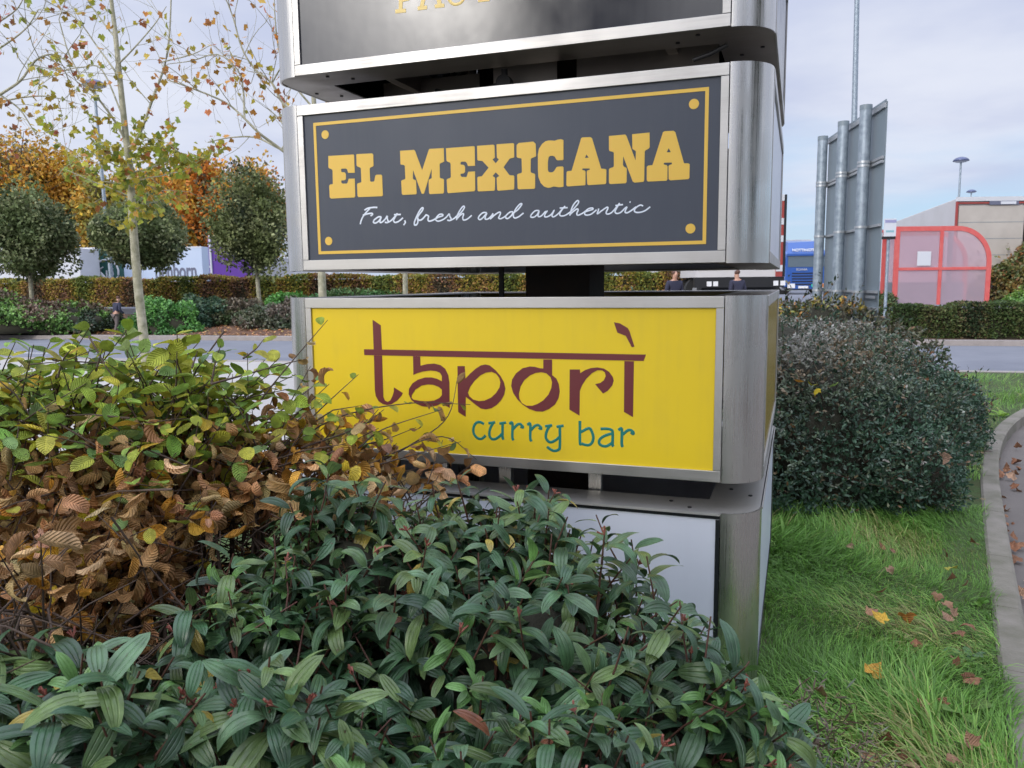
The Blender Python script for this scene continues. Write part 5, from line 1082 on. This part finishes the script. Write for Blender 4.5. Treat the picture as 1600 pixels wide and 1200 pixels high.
btext('nenborn',1.45,K['ltext'],t2,(X(243,55)-(X(318,55)+X(129,55))/2,yf-.012,Zp(300,434,55)-GZ),(R_(90),0,0),sx=.58)
t3=thing('lorry','purple lorry body with white bands standing end-on between trees','lorry',(X(331,46),46,GZ),R_(0),None)
zt3=Zp(325,368,46)-GZ
mb=MB();x_=X(316,46)-X(331,46);dx=2.4;mb.prism([(x_,1.2),(0,0),(2.3,.3),(2.3+x_,1.5)],.9,zt3,'z');mb.build('body',K['purple'],t3)
MB().tube([(0.04,-.03,.9),(.02,-.03,zt3)],.06,6).build('corner_post',K['lwhite'],t3)
for z in(Zp(325,382,46)-GZ,Zp(325,418,46)-GZ):
    mb=MB();mb.prism([(x_*.98,1.2-.03),(x_*.3,.33-.03),(x_*.3,.33-.06),(x_*.98,1.2-.06)],z,z+.12,'z');mb.build('white_band',K['lwhite'],t3)
MB().box(x_,2.2,.1,1.3,.3,.9-.003).build('chassis',K['black'],t3)
for k in range(2):wheel(t3,.5+k*1.3,.3,.5)
t4=trailer('white trailer seen behind the oval evergreen tree',X(344,64),X(520,64),64,Zp(400,404,64),K['lwhite'])
# dark-underslung trailer with red and white edge right of the sign
Yt=27.;xa,xb=X(1086,Yt),X(1225,Yt);t5=thing('trailer','trailer with red and white striped edge, seen end-on just right of the sign','trailer',((xa+xb)/2,Yt,GZ),0,'trailers parked in the lorry park')
w5=(xb-xa)/2;zt5=Zp(1222,304,Yt)-GZ;zb5=Zp(1222,432,Yt)-GZ
MB().box(-w5,w5-.30,0,9,zb5,zt5).build('body',K['lgrey'],t5)
ed=MB().box(w5-.30,w5,-.03,.12,zb5,zt5).build('edge_post',K['lred'],t5)
for py in(308,345,372+0,418):MB().box(w5-.295,w5-.05,-.045,-.031,Zp(1222,py+6,Yt)-GZ,Zp(1222,py-4,Yt)-GZ).build('white_band',K['lwhite'],ed)
MB().box(w5-.08,w5+.003,-.05,-.046,zb5,zt5).build('dark_seal',K['blacktrim'],ed)
MB().box(-w5,w5,.0,.3,zb5-.35,zb5-.003).build('bumper',K['black'],t5)
MB().box(-w5+.3,w5-.3,.3,8,zb5-.6,zb5-.05).build('chassis',K['black'],t5)
for px in(1108,1118,1212,1223):
    x=X(px,Yt)-(xa+xb)/2;MB().box(x-.08,x+.08,-.03,-.001,zb5-.30,zb5-.14).build('rear_lamp',K['lampw'],t5)
for x in(-w5+.4,w5-.4):
    wheel(t5,x,1.2,.5);wheel(t5,x,2.5,.5)
# blue lorry
Yl=48.;xl,xr=X(1227,Yl),X(1291,Yl);wl=xr-xl;bl=thing('lorry','blue lorry with white roof lettering and slatted grille, half hidden by the grey sign board','lorry',(xl,Yl,GZ))
zz=lambda py:Zp(1255,py,Yl)-GZ
MB().prism([(0,.45),(0,zz(397)),(.35,zz(392)),(2.2,zz(392)),(2.2,.45)],0,wl,'x').build('cab',K['lblue'],bl,bevel=.05)
mb=MB();vs=[(.08,.05,zz(397)),(wl-.05,.05,zz(397)),(wl-.05,2.1,zz(397)),(.08,2.1,zz(397)),(.35,.7,zz(378)),(wl-.2,.7,zz(376)),(wl-.2,2.1,zz(373)),(.35,2.1,zz(373))]
mb.add(vs,[(0,1,5,4),(1,2,6,5),(2,3,7,6),(3,0,4,7),(4,5,6,7)]);mb.build('roof_deflector',K['lblue'],bl)
MB().box(.12,wl-.1,-.03,-.002,zz(417),zz(400)).build('windscreen',K['glass'],bl)
MB().box(.02,wl-.02,-.12,-.031,zz(399.5),zz(396)).build('sun_visor',K['lblue'],bl)
g=MB().box(.35,wl-.65,-.03,-.002,zz(452),zz(424)).build('grille',K['lblue'],bl)
for k in range(5):MB().box(.38,wl-.68,-.05,-.031,zz(427+k*4.3)-.035,zz(427+k*4.3)+.035).build('grille_slot',K['blacktrim'],g)
btext('SCANIA',.17,K['silver'],bl,(.62,-.035,zz(422.5)),(R_(90),0,0),sx=1.1)
btext('NOTTINGTED',.26,K['lwhite'],bl,(.42,.13,zz(392.5)),(R_(58),0,0),sx=.92)
for x in(.12,wl-.62):
    q=MB().box(x,x+.45,-.06,-.031,zz(450),zz(443)).build('headlight',K['lampw'],bl)
MB().box(wl-.28,wl-.14,-.065,-.0605,zz(449),zz(443.5)).build('indicator',K['lampo'],bl)
MB().box(0,wl,-.10,.2,.25,zz(451.5)).build('bumper',K['blacktrim'],bl,bevel=.03)
MB().box(.75,1.35,-.12,-.101,.36,.50).build('number_plate',K['lampw'],bl)
MB().tube([(1.62,-.12,.52),(1.62,-.10,.52)],.1,14).build('round_badge',mat('green_badge',(.05,.5,.4),.5),bl)
for x in(-.15,wl+.02):MB().box(x,x+.13,.1,.2,zz(415),zz(403)).build('mirror',K['blacktrim'],bl)
for x in(.2,wl-.2):wheel(bl,x,1.0,.5)
MB().box(.02,wl-.02,2.6,14,1.1,zz(371)).build('cargo_box',K['lgrey'],bl)
# white trailer at right: rear doors and long side
Yr=29.;x0_,x1_=X(1489,Yr),X(1489,Yr)+2.55;zt6=Zp(1500,309,Yr)-GZ
t6=thing('trailer','big white trailer at right seen from its corner, beige roller door framed in red','trailer',(x0_,Yr,GZ),0,'trailers parked in the lorry park')
xe=at(1384,348,43.)[0]-x0_;ze=zt6
def skew(x,y,z):return (x+xe*(y/14.),y,z)
mb=MB();vs=[skew(0,.12,.3),skew(2.55,.12,.3),skew(2.55,14,.3),skew(0,14,.3),skew(0,.12,zt6),skew(2.55,.12,zt6),skew(2.55,14,zt6),skew(0,14,zt6)]
mb.add(vs,[(0,3,2,1),(4,5,6,7),(0,1,5,4),(1,2,6,5),(2,3,7,6),(3,0,4,7)]);mb.build('body',K['lgrey'],t6,bevel=.04)
dr=MB().box(.10,2.45,.05,.11,.5,zt6-.28).build('roller_door',K['lbeige'],t6)
for k in range(1,5):MB().box(.10,2.45,.044,.0495,.5+(zt6-.78)*k/5-.008,.5+(zt6-.78)*k/5+.008).build('door_seam',K['signback'],dr)
MB().box(0,.05,.02,.115,.4,zt6-.12).build('red_frame',K['lred'],t6);MB().box(2.50,2.55,.02,.115,.4,zt6-.12).build('red_frame',K['dark'],t6)
MB().box(.055,2.495,.02,.115,zt6-.21,zt6-.16).build('red_frame',K['lred'],t6)
MB().box(0,2.55,.0,.118,zt6-.12,zt6+.03).build('top_rail',K['lwhite'],t6)
MB().box(1.15,2.2,.0,.018,zt6-.26,zt6-.12).build('light_bar',K['ltext'],t6)
MB().box(1.55,2.1,-.012,-.002,zt6-.24,zt6-.14).build('number_plate',K['wsign'],t6)
MB().box(.1,2.45,.1,.4,.1,.29).build('bumper',K['black'],t6)
for x in(.4,2.15):
    for k in range(2):wheel(t6,x+xe*(2+k*1.3)/14,2+k*1.3,.45,.45)
# ------------------------------------------------------------------ people
K['skin']=mat('skin',(.48,.27,.19),.55);K['hair']=mat('brown_hair',(.10,.05,.035),.7);K['jacket']=mat('dark_navy_cloth',(.030,.032,.060),.85,bump=(20,.3,.02));K['trouser']=mat('grey_brown_cloth',(.13,.105,.10),.85);K['shoe']=mat('dark_shoes',(.02,.018,.018),.6)
def skin(name,J,E,mt,parent,sub=2):
    me=bpy.data.meshes.new(name);me.from_pydata([tuple(j[:3]) for j in J],E,[]);me.materials.append(mt);o=link(bpy.data.objects.new(name,me),parent)
    m=o.modifiers.new('skin','SKIN');m.use_smooth_shade=True
    for i,j in enumerate(J):
        r=j[3];me.skin_vertices[0].data[i].radius=(r if not isinstance(r,tuple) else r[0],r if not isinstance(r,tuple) else r[1])
    me.skin_vertices[0].data[0].use_root=True
    s=o.modifiers.new('sub','SUBSURF');s.levels=s.render_levels=sub;return o
def person(label,loc,rz,scale,stride=.18,bend=.06,trm='trouser',hands=True):
    root=thing('person',label,'person',loc,rz);root.scale=(scale,)*3
    # faces local -y; hips .95, shoulders 1.42, head 1.6
    b=bend
    J=[(0,0,.95,.13),(0,-b*.4,1.15,.125),(0,-b,1.38,.13),(0,-b*1.2,1.47,.06),(0,-b*1.6-.01,1.54,.075),(0,-b*1.8-.01,1.66,.095),(0,-b*1.8,1.74,.05)]
    E=[(0,1),(1,2),(2,3),(3,4),(4,5),(5,6)]
    def chain(start,pts):
        p=start
        for q in pts:J.append(q);E.append((p,len(J)-1));p=len(J)-1
        return p
    for s in(-1,1):
        fy=-stride*s
        chain(0,[(s*.10,0,.88,.10),(s*.10,fy*.45-.03,.50,.065),(s*.10,fy,.10,.042),(s*.10,fy-.12,.05,.035)])
        e=chain(2,[(s*.19,-b,1.40,.065),(s*.24,-b+fy*.25+.03,1.14,.045),(s*.23,-b-fy*.3-.10,.93,.033),(s*.225,-b-fy*.3-.14,.86,.035)])
        for k,dx in enumerate((-.022,-.007,.008,.022)):chain(e,[(s*.225+dx*.6,-b-fy*.3-.16-dx*.3,.80,.010),(s*.225+dx*.6,-b-fy*.3-.15,.765-.006*k,.008)])
        chain(e,[(s*.20,-b-fy*.3-.175,.84,.011),(s*.195,-b-fy*.3-.185,.80,.009)])
    J.append((0,-b*1.8-.115,1.64,.014));E.append((5,len(J)-1))
    skin('body',J,E,K['skin'],root)
    def sub(name,js,es,mt):skin(name,js,es,mt,root)
    JJ=[(0,0,.90,(.17,.13)),(0,-b*.4,1.14,(.17,.13)),(0,-b,1.36,(.18,.135)),(0,-b*1.2,1.45,.09)];EE=[(0,1),(1,2),(2,3)]
    for s in(-1,1):
        fy=-stride*s;n=len(JJ);JJ+=[(s*.20,-b,1.39,.085),(s*.25,-b+fy*.25+.03,1.13,.065),(s*.235,-b-fy*.3-.09,.95,.052)];EE+=[(2,n),(n,n+1),(n+1,n+2)]
    sub('jacket',JJ,EE,K['jacket'])
    JJ=[(0,0,.94,(.155,.125))];EE=[]
    for s in(-1,1):
        fy=-stride*s;n=len(JJ);JJ+=[(s*.10,0,.86,.115),(s*.10,fy*.45-.03,.50,.082),(s*.10,fy,.12,.066)];EE+=[(0,n),(n,n+1),(n+1,n+2)]
    sub('trousers',JJ,EE,K[trm])
    for s in(-1,1):
        fy=-stride*s;sub('shoe',[(s*.10,fy+.05,.05,.048),(s*.10,fy-.08,.045,.05),(s*.10,fy-.17,.035,.036)],[(0,1),(1,2)],K['shoe'])
    sub('hair',[(0,-b*1.8+.035,1.62,.085),(0,-b*1.8+.01,1.70,.098),(0,-b*1.8-.015,1.745,.07)],[(0,1),(1,2)],K['hair'])
    return root
pp=at(182,521,27.2);person('man in dark navy jacket and grey trousers walking along the far kerb by the shrubs',(pp[0],27.25,.03),R_(150),.74,.16,.10)
pz=gp(1053,560,-.1);person('person in dark navy top beyond the road, left one seen through the gap',(at(1053,440,25.0)[0],25.0,.10),R_(20),1.06,.05,.03,'jacket')
person('person in dark blue clothes farther off beside the dark trailer chassis',(at(1153,440,25.6)[0],25.6,.13),R_(200),1.04,.08,.03,'jacket')
